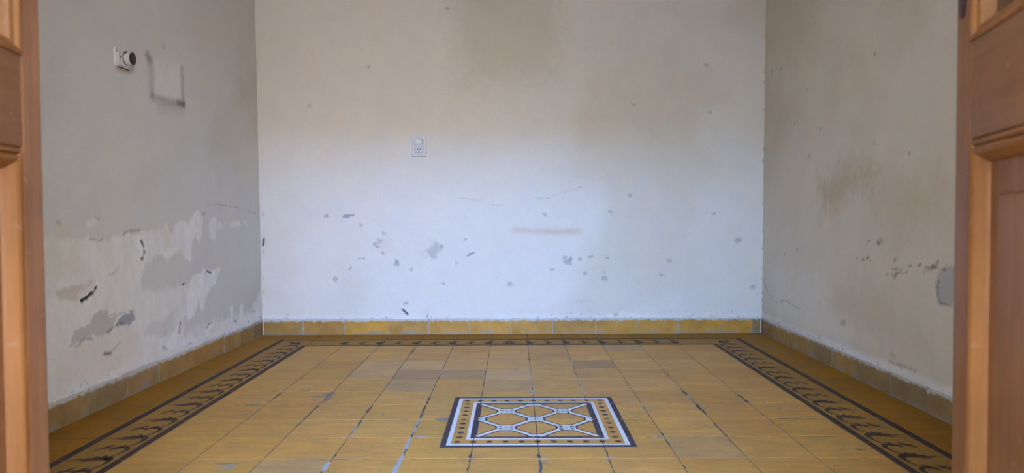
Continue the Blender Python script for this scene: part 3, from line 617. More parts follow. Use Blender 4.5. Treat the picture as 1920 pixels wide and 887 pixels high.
# scroll motif: a runs along the border, b from the room side (0) to the wall side (0.2)
def motif():
    P = []
    P += stroke([(0.020, 0.072, 0.012), (0.015, 0.055, 0.016), (0.003, 0.045, 0.014), (-0.016, 0.040, 0.008), (-0.045, 0.042, 0.005), (-0.068, 0.050, 0.0045), (-0.084, 0.062, 0.004)], 1.55)
    P += star((0.006, 0.085), [(0.000, 0.044), (0.026, 0.050), (0.026, 0.062), (0.046, 0.078), (0.028, 0.083), (0.034, 0.100), (0.018, 0.102), (0.020, 0.118), (0.010, 0.120), (0.008, 0.160),
                               (0.000, 0.122), (-0.010, 0.138), (-0.006, 0.112), (-0.016, 0.122), (-0.009, 0.095), (-0.004, 0.070)])
    P += stroke([(-0.090, 0.078, 0.010), (-0.086, 0.058, 0.011), (-0.095, 0.046, 0.011), (-0.112, 0.041, 0.008), (-0.140, 0.044, 0.005), (-0.165, 0.054, 0.0045), (-0.180, 0.066, 0.004)], 1.55)
    P += stroke([(-0.086, 0.055, 0.007), (-0.090, 0.085, 0.005), (-0.090, 0.112, 0.005), (-0.088, 0.138, 0.002)], 1.55)
    P += stroke([(-0.062, 0.066, 0.006), (-0.090, 0.082, 0.010), (-0.112, 0.094, 0.005)], 1.55)
    P += stroke([(-0.062, 0.104, 0.005), (-0.088, 0.117, 0.010), (-0.114, 0.136, 0.004)], 1.55)
    return P
MOT = motif()
XL0, XL1, XR0, XR1, YT0, YT1, YN0, YN1 = -1.4, -1.2, 1.0, 1.2, 1.4, 1.6, -1.6, -1.4
dark_prints = []
for k in range(-8, 8):
    c = 0.2 * k
    if -1.45 < c < 1.45:
        dark_prints += [[(XL1 - b, c + a) for a, b in q] for q in MOT]
        dark_prints += [[(XR0 + b, c + a) for a, b in q] for q in MOT]
for k in range(-6, 6):
    c = 0.2 * k
    if -1.15 < c < 0.95:
        sg = 1 if c <= -0.15 else -1
        dark_prints += [[(c + sg * -a, YT0 + b) for a, b in q] for q in MOT]
        dark_prints += [[(c + sg * -a, YN1 - b) for a, b in q] for q in MOT]
# corner sprigs
for cx, cy, sx, sy in ((XL1, YT0, -1, 1), (XR0, YT0, 1, 1), (XL1, YN1, -1, -1), (XR0, YN1, 1, -1)):
    dark_prints += star((cx + sx * 0.085, cy + sy * 0.085), [(cx + sx * p, cy + sy * q) for p, q in ((0.04, 0.04), (0.09, 0.055), (0.13, 0.06), (0.10, 0.085), (0.15, 0.15), (0.085, 0.10), (0.06, 0.13), (0.055, 0.09))])
O0, O1, I0, I1 = 0.172, 0.197, 0.002, 0.024
# outer and inner border lines
dark_prints += rect(XL1 - O1, XL1 - O0, YN1 - O1, YT0 + O1) + rect(XR0 + O0, XR0 + O1, YN1 - O1, YT0 + O1)
dark_prints += rect(XL1 - O1, XR0 + O1, YT0 + O0, YT0 + O1) + rect(XL1 - O1, XR0 + O1, YN1 - O1, YN1 - O0)
dark_prints += rect(XL1 - I1, XL1 - I0, YN1 - I1, YT0 + I1) + rect(XR0 + I0, XR0 + I1, YN1 - I1, YT0 + I1)
dark_prints += rect(XL1 - I1, XR0 + I1, YT0 + I0, YT0 + I1) + rect(XL1 - I1, XR0 + I1, YN1 - I1, YN1 - I0)

def frame(r0, r1):
    return rect(-r1, r1, r0, r1) + rect(-r1, r1, -r1, -r0) + rect(-r1, -r0, -r0, r0) + rect(r0, r1, -r0, r0)
blue1, white1, blue2, grey1 = [], [], [], []
blue1 += frame(0.282, 0.300) + frame(0.192, 0.212)
white1 += frame(0.268, 0.282) + frame(0.212, 0.224)
for k in range(11):
    t = -0.25 + 0.05 * k
    for q in ((t, 0.246), (t, -0.246)): blue1 += disc(q[0], q[1], 0.0105, 0.0105)
    if 0 < k < 10:
        for q in ((0.246, t), (-0.246, t)): blue1 += disc(q[0], q[1], 0.0105, 0.0105)
for cx in (-0.1, 0.1):
    for cy in (-0.1, 0.1):
        for sx in (-1, 1):
            for sy in (-1, 1):
                A = (cx + sx * 0.014, cy + sy * 0.010); Bp = (cx + sx * 0.0925, cy + sy * 0.0925)
                blue1 += stroke([(A[0], A[1], 0.028), (Bp[0], Bp[1], 0.028)]); white1 += stroke([(A[0], A[1], 0.0155), (Bp[0], Bp[1], 0.0155)])
        blue1 += [[(cx + x, cy + y) for x, y in ((-.036, -.018), (-.018, -.034), (.018, -.034), (.036, -.018), (.036, .018), (.018, .034), (-.018, .034), (-.036, .018))]]
        white1 += [[(cx + x, cy + y) for x, y in ((-.030, -.018), (-.016, -.028), (.016, -.028), (.030, -.018), (.030, .018), (.016, .028), (-.016, .028), (-.030, .018))]]
        for sx in (-1, 1):
            for sy in (-1, 1): blue2 += rect(*sorted((cx + sx * 0.012, cx + sx * 0.025)), *sorted((cy + sy * 0.006, cy + sy * 0.014)))
        grey1 += disc(cx, cy, 0.008, 0.008, 8)
for cx, cy in ((0, 0), (-.2, 0), (.2, 0), (0, .2), (0, -.2)):
    ok = lambda poly: clip_poly(poly, -0.192, 0.192, -0.192, 0.192)
    b_ = ok([(cx + x, cy + y) for x, y in ((-.034, -.014), (-.014, -.034), (.014, -.034), (.034, -.014), (.034, .014), (.014, .034), (-.014, .034), (-.034, .014))])
    w_ = ok([(cx + x, cy + y) for x, y in ((-.027, -.012), (-.012, -.027), (.012, -.027), (.027, -.012), (.027, .012), (.012, .027), (-.012, .027), (-.027, .012))])
    blue1.append(b_); white1.append(w_)
    if cx == 0 and cy == 0: grey1 += disc(0, 0, 0.012, 0.009, 8)
PRINTS = [(dark_prints, M_PRINT, 0.0003), (blue1, M_PRINT_BLUE, 0.0003), (white1, M_PRINT_WHITE, 0.0005), (blue2, M_PRINT_BLUE, 0.0007), (grey1, M_PRINT_GREY, 0.0007)]
PRINTS = [([q for q in polys if len(q) > 2], mt, h) for polys, mt, h in PRINTS]
PBB = [[(min(p[0] for p in q), max(p[0] for p in q), min(p[1] for p in q), max(p[1] for p in q)) for q in polys] for polys, _, _ in PRINTS]

# broken joints: (x0, y0, x1, y1, depth of the chipping)
DAMAGE = [(0.63, 0.2, 0.79, 0.2, 0.006), (0.6, 0.19, 0.604, 0.07, 0.009), (0.8, 0.32, 0.8, 0.21, 0.009), (0.80, 0.0, 0.90, 0.0, 0.006), (0.846, -0.2, 0.95, -0.2, 0.007),
          (0.41, 0.0, 0.60, 0.0, 0.005), (-0.37, -0.4, -0.2, -0.4, 0.006), (-1.0, 0.2, -0.6, 0.2, 0.004), (-1.06, 0.2, -1.0, 0.2, 0.008), (-0.8, 0.38, -0.78, 0.2, 0.006),
          (-0.8, 0.4, -0.79, 0.3, 0.010), (-0.4, 0.30, -0.4, -0.55, 0.006), (-0.6, 0.2, -0.6, -0.1, 0.006), (-1.0, 0.45, -0.92, 0.4, 0.007), (-0.34, 0.0, -0.29, 0.0, 0.012),
          (-0.6, 1.3, -0.6, 1.22, 0.007), (-1.0, 0.4, -1.0, 0.3, 0.006), (-0.8, 0.2, -0.8, -0.05, 0.005), (0.35, -0.2, 0.42, -0.2, 0.006), (0.42, -0.2, 0.62, -0.2, 0.004),
          (0.6, -0.05, 0.6, -0.18, 0.005), (0.3, 0.2, 0.4, 0.2, 0.004), (0.6, 0.42, 0.6, 0.34, 0.008), (-0.2, -0.42, -0.2, -0.36, 0.008), (0.0, -0.36, 0.0, -0.46, 0.007),
          (-0.7, -0.2, -0.62, -0.2, 0.005), (-0.62, -0.2, -0.58, -0.2, 0.009), (-0.4, -0.2, -0.36, -0.2, 0.010), (0.9, 0.2, 1.0, 0.2, 0.004), (-1.1, 0.0, -1.0, 0.0, 0.004), (-0.7, -0.4, -0.45, -0.4, 0.004)]

def seg_d(x, y, s):
    dx, dy = s[2] - s[0], s[3] - s[1]; L = dx * dx + dy * dy + 1e-12
    t = min(1, max(0, ((x - s[0]) * dx + (y - s[1]) * dy) / L))
    return math.hypot(x - s[0] - t * dx, y - s[1] - t * dy)

def tile_outline(x0, x1, y0, y1, inset):
    pts = []
    cor = [(x0, y0), (x1, y0), (x1, y1), (x0, y1)]; nr = [(0, 1), (-1, 0), (0, -1), (1, 0)]
    for k in range(4):
        a, b = cor[k], cor[(k + 1) % 4]; L = math.hypot(b[0] - a[0], b[1] - a[1]); n = max(3, int(L / 0.0165))
        for i in range(n):
            t = i / n; x = a[0] + (b[0] - a[0]) * t; y = a[1] + (b[1] - a[1]) * t
            ins = inset + abs(random.gauss(0, 0.00045))
            if random.random() < 0.025: ins += random.uniform(0.002, 0.005)
            for s in DAMAGE:
                if abs(x - s[0]) < 0.7 and seg_d(x, y, s) < 0.006 + s[4] * 0.3: ins = max(ins, s[4] * random.uniform(0.15, 1.0))
            dx, dy = nr[k]
            if i == 0: pts.append((x + nr[k][0] * inset + nr[k - 1][0] * inset * 1.3, y + nr[k][1] * inset + nr[k - 1][1] * inset * 1.3))
            else: pts.append((x + dx * ins, y + dy * ins))
    return pts

def make_tile(x0, x1, y0, y1, color, gap=0.0012):
    cx, cy = (x0 + x1) / 2, (y0 + y1) / 2
    o = tile_outline(x0, x1, y0, y1, gap); n = len(o)
    top = [((x - cx) * 0.996, (y - cy) * 0.996, 0.0) for x, y in o]; mid = [(x - cx, y - cy, -0.0005) for x, y in o]; low = [(x - cx, y - cy, -0.006) for x, y in o]
    V = top + mid + low; F = [list(range(n))]
    for k in range(n):
        j = (k + 1) % n; F += [[n + k, n + j, j, k], [2 * n + k, 2 * n + j, n + j, n + k]]
    t = mesh_obj('tile', V, F, M_TILE, floor)
    t.location = (cx, cy, random.uniform(-0.0002, 0.0002)); t.rotation_euler = (random.gauss(0, 0.0010), random.gauss(0, 0.0010), 0)
    t.color = (*color, 1)
    for (polys, mt, h), bbs in zip(PRINTS, PBB):
        pv, pf = [], []
        for q, bb in zip(polys, bbs):
            if bb[1] < x0 or bb[0] > x1 or bb[3] < y0 or bb[2] > y1: continue
            c = clip_poly(q, x0 + 0.001, x1 - 0.001, y0 + 0.001, y1 - 0.001)
            if len(c) < 3: continue
            ar = sum(c[i - 1][0] * c[i][1] - c[i][0] * c[i - 1][1] for i in range(len(c)))
            if ar < 0: c = c[::-1]
            b0 = len(pv); pv += [(x - cx, y - cy, h) for x, y in c]; pf.append(list(range(b0, b0 + len(c))))
        if pf: mesh_obj('tile_print', pv, pf, mt, t)
    return t

OCHRE = np.array((0.57, 0.298, 0.073)); TAN = np.array((0.62, 0.345, 0.120)); EDGE = np.array((0.33, 0.150, 0.013)); BORD = np.array((0.37, 0.195, 0.040))  # BORD darkened to carry the right door leaf's shade on the border
SPECIAL = {(-0.5, 0.7): (0.235, 0.195, 0.155), (-0.3, 0.7): (0.27, 0.225, 0.175), (0.3, 0.9): (0.235, 0.185, 0.12), (-0.5, 0.9): (0.45, 0.34, 0.20), (-0.1, 0.7): (0.44, 0.33, 0.22),
           (-0.5, 0.5): (0.30, 0.235, 0.155), (0.5, -0.3): (0.31, 0.215, 0.12), (0.5, 1.3): (0.32, 0.245, 0.165), (-0.1, 0.5): (0.34, 0.25, 0.16), (-0.7, 0.9): (0.42, 0.31, 0.18),
           (-0.7, -0.5): (0.31, 0.225, 0.13), (-0.7, 0.7): (0.41, 0.30, 0.16)}
xs = [-1.62, -1.4] + [round(-1.2 + 0.2 * k, 3) for k in range(12)] + [1.2, 1.40]
ys = [YF + 0.012, -1.8] + [round(-1.6 + 0.2 * k, 3) for k in range(17)] + [1.762]
for i in range(len(xs) - 1):
    for j in range(len(ys) - 1):
        x0, x1, y0, y1 = xs[i], xs[i + 1], ys[j], ys[j + 1]
        cx, cy = round((x0 + x1) / 2, 2), round((y0 + y1) / 2, 2)
        if x1 <= -1.399 or x0 >= 1.199 or y0 >= 1.599 or y1 <= -1.599: c = EDGE * random.uniform(0.92, 1.08)
        elif x1 <= -1.199 or x0 >= 0.999 or y0 >= 1.399 or y1 <= -1.399: c = BORD * random.uniform(0.95, 1.05)
        else:
            wgt = math.exp(-((cx - 0.1) ** 2 / 0.5 + (cy - 0.9) ** 2 / 0.45))
            c = OCHRE * (1 - wgt) + TAN * wgt; c = c * random.uniform(0.93, 1.07) * np.array((1, random.uniform(0.97, 1.03), random.uniform(0.9, 1.1)))
        c = np.array(SPECIAL[(cx, cy)]) * np.array((0.46, 0.42, 0.34)) + TAN * 0.62 * (0.5 + 0.5 * sum(SPECIAL[(cx, cy)]) / 0.8) if (cx, cy) in SPECIAL else c
        make_tile(x0, x1, y0, y1, c)

# pale mortar smeared in the opened joints
def blob_strip(name, pts, mat, z, parent, jit=0.35):
    L = []; R = []
    for k in range(len(pts)):
        a = pts[max(0, k - 1)]; b = pts[min(len(pts) - 1, k + 1)]; dx, dy = b[0] - a[0], b[1] - a[1]; l = math.hypot(dx, dy) or 1
        w = pts[k][2] / 2
        L.append((pts[k][0] - dy / l * w * random.uniform(1 - jit, 1 + jit), pts[k][1] + dx / l * w * random.uniform(1 - jit, 1 + jit), z))
        R.append((pts[k][0] + dy / l * w * random.uniform(1 - jit, 1 + jit), pts[k][1] - dx / l * w * random.uniform(1 - jit, 1 + jit), z))
    n = len(pts); return mesh_obj(name, L + R, [[k, n + k, n + k + 1, k + 1] for k in range(n - 1)], mat, parent)

def filler(x0, y0, x1, y1, w, z=0.0009):
    n = max(4, int(math.hypot(x1 - x0, y1 - y0) / 0.012)); pts = []
    for k in range(n + 1):
        t = k / n; e = min(1, 4 * t, 4 * (1 - t)) * 0.8 + 0.2
        pts.append((x0 + (x1 - x0) * t + random.gauss(0, 0.0012), y0 + (y1 - y0) * t + random.gauss(0, 0.0012), w * e * random.uniform(0.35, 1.2)))
    return blob_strip('joint_filler', pts, M_FILL, z, floor)
for a in ((-0.4, 0.02, -0.4, -0.17, 0.011), (-0.401, -0.2, -0.4, -0.33, 0.017), (-0.4, -0.33, -0.402, -0.6, 0.014), (-0.40, -0.2, -0.345, -0.2, 0.016), (-0.6, -0.05, -0.602, -0.13, 0.012),
          (-0.62, -0.2, -0.575, -0.198, 0.014), (-0.6, -0.42, -0.6, -0.50, 0.016), (0.0, 0.42, 0.0, 0.32, 0.012), (0.0, 0.78, 0.0, 0.45, 0.006), (-0.4, 0.78, -0.4, 0.70, 0.012), (0.2, 0.47, 0.2, 0.32, 0.010),
          (0.2, 1.0, 0.2, 0.88, 0.008), (0.33, 0.2, 0.39, 0.2, 0.014), (0.39, 0.2, 0.41, 0.14, 0.009), (0.6, 0.33, 0.6, 0.27, 0.010), (0.36, -0.205, 0.4, -0.2, 0.012), (-0.02, -0.41, 0.03, -0.405, 0.014),
          (-0.72, -0.4, -0.5, -0.4, 0.006), (-0.6, 0.0, -0.42, 0.0, 0.004), (0.18, -0.4, 0.22, -0.4, 0.014), (0.2, 0.62, 0.2, 0.5, 0.006)):
    filler(*a)
def scuff(pts, mat=M_SCUFF, z=0.0008):
    cx = sum(p[0] for p in pts) / len(pts); cy = sum(p[1] for p in pts) / len(pts)
    V = [(cx, cy, z)] + [(x, y, z) for x, y in pts]; n = len(pts)
    return mesh_obj('scuff_mark', V, [[0, 1 + k, 1 + (k + 1) % n] for k in range(n)], mat, floor)
scuff([(-0.868, 0.318), (-0.84, 0.330), (-0.80, 0.334), (-0.785, 0.322), (-0.82, 0.312), (-0.845, 0.310)])
scuff([(-0.845, 0.362), (-0.815, 0.372), (-0.79, 0.384), (-0.778, 0.366), (-0.786, 0.345), (-0.81, 0.350), (-0.825, 0.356)])
scuff([(-0.806, 0.335), (-0.782, 0.335), (-0.780, 0.26), (-0.793, 0.222), (-0.797, 0.27)])
scuff([(-0.93, -0.436), (-0.905, -0.430), (-0.885, -0.428), (-0.862, -0.434), (-0.845, -0.440), (-0.88, -0.437), (-0.91, -0.440)])
scuff([(-0.885, -0.452), (-0.870, -0.436), (-0.864, -0.458), (-0.846, -0.468), (-0.868, -0.470), (-0.862, -0.492), (-0.878, -0.474), (-0.90, -0.484), (-0.886, -0.464)], M_MORTAR)
scuff([(-0.354, 0.008), (-0.33, 0.016), (-0.299, 0.017), (-0.302, -0.015), (-0.326, -0.022), (-0.34, -0.006)])
scuff([(-1.054, 0.205), (-1.03, 0.21), (-1.017, 0.197), (-1.02, 0.182), (-1.04, 0.19)])
for x, y, r, n in ((0.90, 0.12, 0.05, 7), (0.97, -0.30, 0.04, 9), (0.33, 0.02, 0.04, 9), (-1.03, 0.09, 0.035, 6), (-0.92, 0.42, 0.03, 6), (0.66, 0.14, 0.04, 4), (0.06, 0.60, 0.02, 3), (-0.95, 0.28, 0.05, 3), (-0.6, 0.08, 0.05, 4),
                  (0.02, -0.45, 0.03, 3), (0.58, -0.08, 0.03, 5), (-0.2, -0.43, 0.025, 6), (0.9, -0.42, 0.06, 4)):
    for k in range(n):
        px, py = x + random.gauss(0, r * 0.6), y + random.gauss(0, r * 0.6); l = random.uniform(0.004, 0.016); w = random.uniform(0.003, 0.006)
        scuff([(px - l, py), (px - l * 0.3, py + w * random.uniform(0.4, 1)), (px + l * 0.5, py + w * random.uniform(0.2, 1)), (px + l, py), (px + l * 0.2, py - w * random.uniform(0.3, 1)), (px - l * 0.5, py - w * random.uniform(0.3, 1))])

# ------------------------------------------------------------------ skirting tiles
SK_H, SK_T = 0.094, 0.009
def skirting(name, label, joints, place, colors):
    root = None
    lo, hi = joints[0], joints[-1]
    V = []; n = 40
    for k in range(n + 1):
        s = lo + (hi - lo) * k / n; V += [place(s, 0.0, -0.004), place(s, SK_T - 0.0025, -0.004), place(s, SK_T - 0.0025, SK_H - 0.004), place(s, 0.0, SK_H - 0.004)]
    F = [[4 * k + a, 4 * k + 4 + a, 4 * k + 4 + (a + 1) % 4, 4 * k + (a + 1) % 4] for k in range(n) for a in range(4)]
    root = tag(mesh_obj(name, V, F, M_MORTAR), label, kind='structure')
    for a, b, c in zip(joints[:-1], joints[1:], colors):
        g = random.uniform(0.0015, 0.004); h = SK_H + random.uniform(-0.004, 0.003); tl = random.gauss(0, 0.001)
        m_ = max(3, int((b - a) / 0.022)); top = []; V = []
        for k in range(m_ + 1):
            s = a + g + (b - a - 2 * g) * k / m_; hh = h + random.gauss(0, 0.0012) - (random.uniform(0.003, 0.009) if random.random() < 0.12 else 0)
            e = random.uniform(0, 0.0012) if k in (0, m_) else 0
            V += [place(s, 0.0005, 0.0), place(s, SK_T + tl - e, 0.0), place(s, SK_T + tl - e, hh - 0.003), place(s, SK_T + tl - 0.003, hh), place(s, 0.0005, hh)]
        F = [[5 * k + q, 5 * k + 5 + q, 5 * k + 5 + (q + 1) % 5, 5 * k + (q + 1) % 5] for k in range(m_) for q in range(5)] + [[0, 1, 2, 3, 4], [5 * m_ + q for q in (4, 3, 2, 1, 0)]]
        o = mesh_obj('skirting_tile', V, F, M_SKIRT, root)
        bm = bmesh.new(); bm.from_mesh(o.data); bmesh.ops.recalc_face_normals(bm, faces=bm.faces); bm.to_mesh(o.data); bm.free()
        o.color = (*c, 1)
    return root
GOLD = np.array((0.54, 0.275, 0.030)); DUST = np.array((0.24, 0.17, 0.085))
def cols(n, wts): return [tuple((GOLD * w + DUST * (1 - w)) * random.uniform(0.93, 1.07)) for w in wts[:n]]
jb = [-1.553, -1.32, -1.072, -0.821, -0.577, -0.334, -0.22, -0.093, 0.152, 0.405, 0.65, 0.891, 1.139, 1.327, 1.376]
skirting('baseboard_back', 'row of golden ochre skirting tiles along the back wall', jb, lambda s, d, z: (s, YB + 0.004 - d - 0.004, z), cols(14, [0.55, 0.7, 1, 0.7, 0.9, 1, 0.95, 0.8, 0.75, 0.9, 0.9, 0.95, 0.85, 0.2]))
jl = [-1.88, -1.64, -1.40, -1.16, -0.92, -0.68, -0.44, -0.19, 0.075, 0.323, 0.563, 0.807, 0.989, 1.217, 1.426, 1.62, 1.757]
skirting('baseboard_left', 'row of dusty brown skirting tiles along the peeling wall', jl, lambda s, d, z: (xl(s, z) + d, s, z), cols(16, [0.3] * 8 + [0.1, 0.25, 0.5, 0.6, 0.55, 0.5, 0.45, 0.15]))
jr = [-1.88, -1.64, -1.40, -1.16, -0.92, -0.68, -0.44, -0.19, 0.06, 0.307, 0.595, 0.82, 1.06, 1.30, 1.53, 1.757]
skirting('baseboard_right', 'row of dusty brown skirting tiles along the beige wall', jr, lambda s, d, z: (xr(s, z) - d, s, z), cols(15, [0.2] * 8 + [0.1, 0.2, 0.45, 0.15, 0.45, 0.4, 0.25]))

# ------------------------------------------------------------------ door leaves
LW, LT, LH = 0.70, 0.045, 2.26
def prism(bm, prof, x0, x1, z0, z1):
    """moulding: profile [(inset, height)] swept round a rectangle with mitred corners; face plane y = 0, +y out of the leaf"""
    rings = []
    for q, h in prof:
        rings.append([bm.verts.new(p) for p in ((x0 + q, h, z0 + q), (x1 - q, h, z0 + q), (x1 - q, h, z1 - q), (x0 + q, h, z1 - q))])
    for a, b in zip(rings[:-1], rings[1:]):
        for k in range(4): bm.faces.new((a[k], a[(k + 1) % 4], b[(k + 1) % 4], b[k]))

def make_leaf(name, label, hinge, ang, side, ST, M_ST):
    # leaf frame: local x from hinge to free edge, local y out of the face that is seen, z up
    root = bpy.data.objects.new(name, None); COL.objects.link(root); root.empty_display_size = 0.2
    dx, dy = math.sin(ang), math.cos(ang)
    nx, ny = (-dy, dx) if side > 0 else (dy, -dx)
    root.matrix_world = Matrix(((dx, nx, 0, hinge[0]), (dy, ny, 0, hinge[1]), (0, 0, 1, 0.012), (0, 0, 0, 1)))
    tag(root, label, kind='structure')
    P0, P1 = 0.17, 0.810                         # lower panel opening
    Q0, Q1 = 0.965, 2.14                         # glazed opening
    B = lambda n, lo, hi, mt, bv=0.003, par=root: box_obj(n, lo, hi, mt, par, bv)
    B('stile', (LW - ST, -LT, 0), (LW, 0, LH), M_ST, 0.005)
    B('stile', (0, -LT, 0), (0.085, 0, LH), M_WOOD_V, 0.005)
    B('rail', (0.085, -LT, 0), (LW - ST, -0.0006, P0), M_WOOD_H, 0.0015)
    B('rail', (0.085, -LT, P1), (LW - ST, -0.0006, Q0), M_WOOD_H, 0.0015)
    B('rail', (0.085, -LT, Q1), (LW - ST, -0.0006, LH), M_WOOD_H, 0.0015)
    pan = B('panel', (0.086, -0.034, P0 + 0.001), (LW - ST - 0.001, -0.018, P1 - 0.001), M_WOOD_V, 0.001)
    bm = bmesh.new(); add_box(bm, (0.175, -0.019, P0 + 0.09), (LW - ST - 0.09, -0.010, P1 - 0.09), 0.006); bm_obj('raised_field', bm, M_WOOD_V, pan)
    prof = [(-0.0005, -0.001), (0.0005, -0.005), (0.003, -0.0055), (0.0045, -0.001), (0.008, 0.0015), (0.011, 0.0005), (0.013, -0.004), (0.0155, -0.004), (0.017, 0.002), (0.021, 0.004), (0.026, 0.0015), (0.033, -0.006), (0.038, -0.0125), (0.0405, -0.0178)]
    bm = bmesh.new(); prism(bm, prof, 0.085, LW - ST, P0, P1); bm_obj('panel_moulding', bm, M_MOULD, root, False)
    prof2 = [(-0.001, -0.002), (-0.001, 0.002), (0.004, 0.003), (0.008, 0.001), (0.012, -0.004), (0.020, -0.006), (0.024, -0.012), (0.026, -0.034)]
    bm = bmesh.new(); prism(bm, prof2, 0.085, LW - ST, Q0, Q1); bm_obj('glazing_moulding', bm, M_MOULD, root, False)
    B('glass_pane', (0.10, -0.031, Q0 + 0.015), (LW - ST - 0.015, -0.027, Q1 - 0.015), M_GLASS, 0)
    B('shutter', (0.086, -0.058, Q0 + 0.002), (LW - ST - 0.002, -0.040, Q1 - 0.002), M_SHUT, 0.002)
    for zz_ in (0.25, 1.2, 2.0):
        bm = bmesh.new(); bmesh.ops.create_cone(bm, cap_ends=True, segments=14, radius1=0.007, radius2=0.007, depth=0.09)
        for v in bm.verts: v.co += Vector((-0.006, -LT * 0.5, zz_))
        bm_obj('hinge', bm, M_BRASS, root, True)
    return root

def oval_plate(name, cx, cz, rx, rz, y0, y1, mat, par):
    bm = bmesh.new(); n = 24; a = []; b = []; c = []
    for k in range(n):
        t = 2 * math.pi * k / n; ex = cx + rx * math.copysign(abs(math.cos(t)) ** 0.8, math.cos(t)); ez = cz + rz * math.copysign(abs(math.sin(t)) ** 0.55, math.sin(t))
        a.append(bm.verts.new((ex, y0, ez))); b.append(bm.verts.new((ex, y1 - 0.001, ez))); c.append(bm.verts.new((cx + (ex - cx) * 0.85, y1, cz + (ez - cz) * 0.95)))
    for k in range(n):
        j = (k + 1) % n; bm.faces.new((a[k], a[j], b[j], b[k])); bm.faces.new((b[k], b[j], c[j], c[k]))
    bm.faces.new(c)
    return bm_obj(name, bm, mat, par)

HR = (0.497, -1.905); HL = (-0.806, -1.873)
leaf_r = make_leaf('door_1', 'brown panelled door leaf with dark red lock plate beside the beige wall', HR, math.radians(15.0), 1, 0.070, M_WOOD_V)
leaf_l = make_leaf('door_2', 'brown panelled door leaf with scuffed stile coloured as lit beside the peeling wall', HL, math.radians(-8.0), -1, 0.064, M_WOOD_LIT)
lk = oval_plate('lock_plate', LW - 0.032, 1.085, 0.016, 0.075, -0.001, 0.004, M_LOCK, leaf_r)
bm = bmesh.new(); bmesh.ops.create_uvsphere(bm, u_segments=18, v_segments=10, radius=0.020)
for v in bm.verts: v.co = Vector((LW - 0.032 + v.co.x, 0.034 + v.co.y * 0.8, 1.125 + v.co.z))
r = bmesh.ops.create_cone(bm, cap_ends=True, segments=14, radius1=0.008, radius2=0.008, depth=0.03, matrix=Matrix.Translation((LW - 0.032, 0.016, 1.125)) @ Matrix.Rotation(math.pi / 2, 4, 'X'))
bm_obj('knob', bm, M_BRASS, lk, True)
bm = bmesh.new(); add_box(bm, (LW + 0.0002, -0.030, 0.0), (LW + 0.006, -0.004, LH), 0.002)
bm_obj('meeting_bead', bm, M_WOOD_LIT, leaf_l)

# ------------------------------------------------------------------ switch and socket plate on the back wall
ox, oz = -0.627, 1.1105
plate = bpy.data.objects.new('wall_socket', None); COL.objects.link(plate); plate.location = (ox, YB - 0.001, oz)
tag(plate, 'white switch and socket plate on the back wall', 'socket')
bx = lambda n, lo, hi, mt, par=plate, bv=0.001: box_obj(n, lo, hi, mt, par, bv)
bx('back_plate', (-0.0415, -0.008, -0.0635), (0.0415, 0.004, 0.0635), M_PLATE, bv=0.003)
bx('side_trim', (-0.0345, -0.0125, -0.0605), (-0.0255, -0.0075, 0.0605), M_PLATE2, bv=0.0015)
bx('side_trim', (0.0275, -0.0125, -0.0605), (0.0365, -0.0075, 0.0605), M_PLATE2, bv=0.0015)
bx('module_gap', (-0.024, -0.0088, -0.040), (0.026, -0.0078, 0.040), M_GAP, bv=0.0)
sw = bx('switch_module', (-0.0225, -0.0105, 0.0095), (0.0215, -0.0085, 0.0385), M_PLATE, bv=0.0006)
bx('rocker', (-0.019, -0.0150, 0.0125), (0.014, -0.0100, 0.0355), M_PLATE2, sw, 0.0012)
bx('blank_module', (-0.0225, -0.0112, -0.0125), (0.0245, -0.0085, 0.0085), M_PLATE, bv=0.0008)
so = bx('socket_module', (-0.0215, -0.0112, -0.0388), (0.0245, -0.0085, -0.0145), M_PLATE, bv=0.0008)
for sx, an in ((-0.0075, 0.5), (0.0085, -0.5)):
    bm = bmesh.new(); add_box(bm, (-0.0017, -0.0122, -0.0048), (0.0017, -0.0108, 0.0048))
    bmesh.ops.rotate(bm, verts=bm.verts, cent=(0, 0, 0), matrix=Matrix.Rotation(an, 3, 'Y')); bmesh.ops.translate(bm, verts=bm.verts, vec=(sx, 0, -0.0205))
    bm_obj('pin_slot', bm, M_BLACK, so)
bx('pin_slot', (-0.0012, -0.0122, -0.0365), (0.0022, -0.0108, -0.0285), M_BLACK, so, 0)

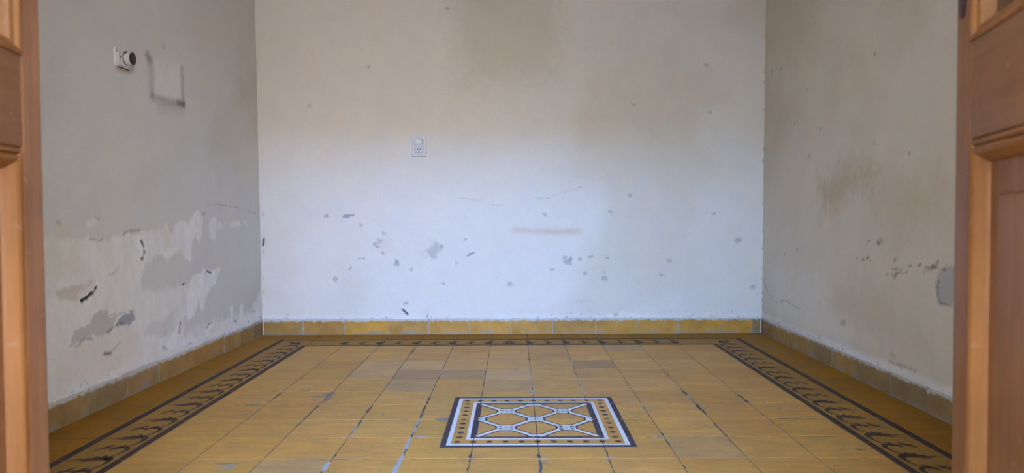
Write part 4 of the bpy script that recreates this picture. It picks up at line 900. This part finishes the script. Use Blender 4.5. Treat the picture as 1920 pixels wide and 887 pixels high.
# ------------------------------------------------------------------ old socket with a round plug adapter on the left wall
by, bz = 0.352, 1.318
old = bpy.data.objects.new('old_socket', None); COL.objects.link(old)
old.matrix_world = Matrix(((0, 0, 1, xl(by, bz) - 0.001), (1, 0, 0, by), (0, 1, 0, bz), (0, 0, 0, 1)))   # local x along the wall, y up, z into the room
tag(old, 'old white socket with black-ended round adapter on the peeling wall', 'socket')
bx('back_plate', (-0.043, -0.036, -0.002), (0.047, 0.036, 0.010), M_OLDWHITE, old, 0.003)
bx('face_plate', (-0.036, -0.029, 0.0095), (0.043, 0.031, 0.0145), M_OLDWHITE, old, 0.002)
bx('plaster_rim', (-0.030, -0.045, -0.002), (0.060, -0.036, 0.006), M_RUST, old, 0.003)
bx('lip_shade', (-0.028, -0.0385, 0.008), (0.044, -0.0345, 0.013), M_GAP, old, 0.0005)  # dark strip standing in for the shade under the plate's lip
bx('side_slot', (-0.041, 0.016, 0.0098), (-0.0385, 0.033, 0.0112), M_BLACK, old, 0)
def cyl(name, cx, cy, r, z0, z1, mat, par, r2=None, seg=32):
    bm = bmesh.new(); bmesh.ops.create_cone(bm, cap_ends=True, segments=seg, radius1=r, radius2=r2 or r, depth=z1 - z0)
    for v in bm.verts: v.co += Vector((cx, cy, (z0 + z1) / 2))
    es = [e for e in bm.edges if len(e.link_faces) == 2 and e.calc_face_angle(0) > 0.8]
    bmesh.ops.bevel(bm, geom=es, offset=min(0.0012, (z1 - z0) * 0.2), segments=2, affect='EDGES')
    o = bm_obj(name, bm, mat, par)
    return o
cyl('screw', -0.020, 0.001, 0.0042, 0.0140, 0.0158, M_BLACK, old, seg=14)
cyl('rubber_ring', 0.018, 0.003, 0.0262, 0.0145, 0.0175, M_GAP, old)
ad = cyl('adapter_body', 0.018, 0.003, 0.0245, 0.0172, 0.0400, M_OLDWHITE, old)
cyl('adapter_face', 0.018, 0.003, 0.0242, 0.0395, 0.0425, M_BLACK, ad)
bx('adapter_slot', (0.000, 0.0205, 0.0190), (0.010, 0.0285, 0.0250), M_BLACK, ad, 0.0004)
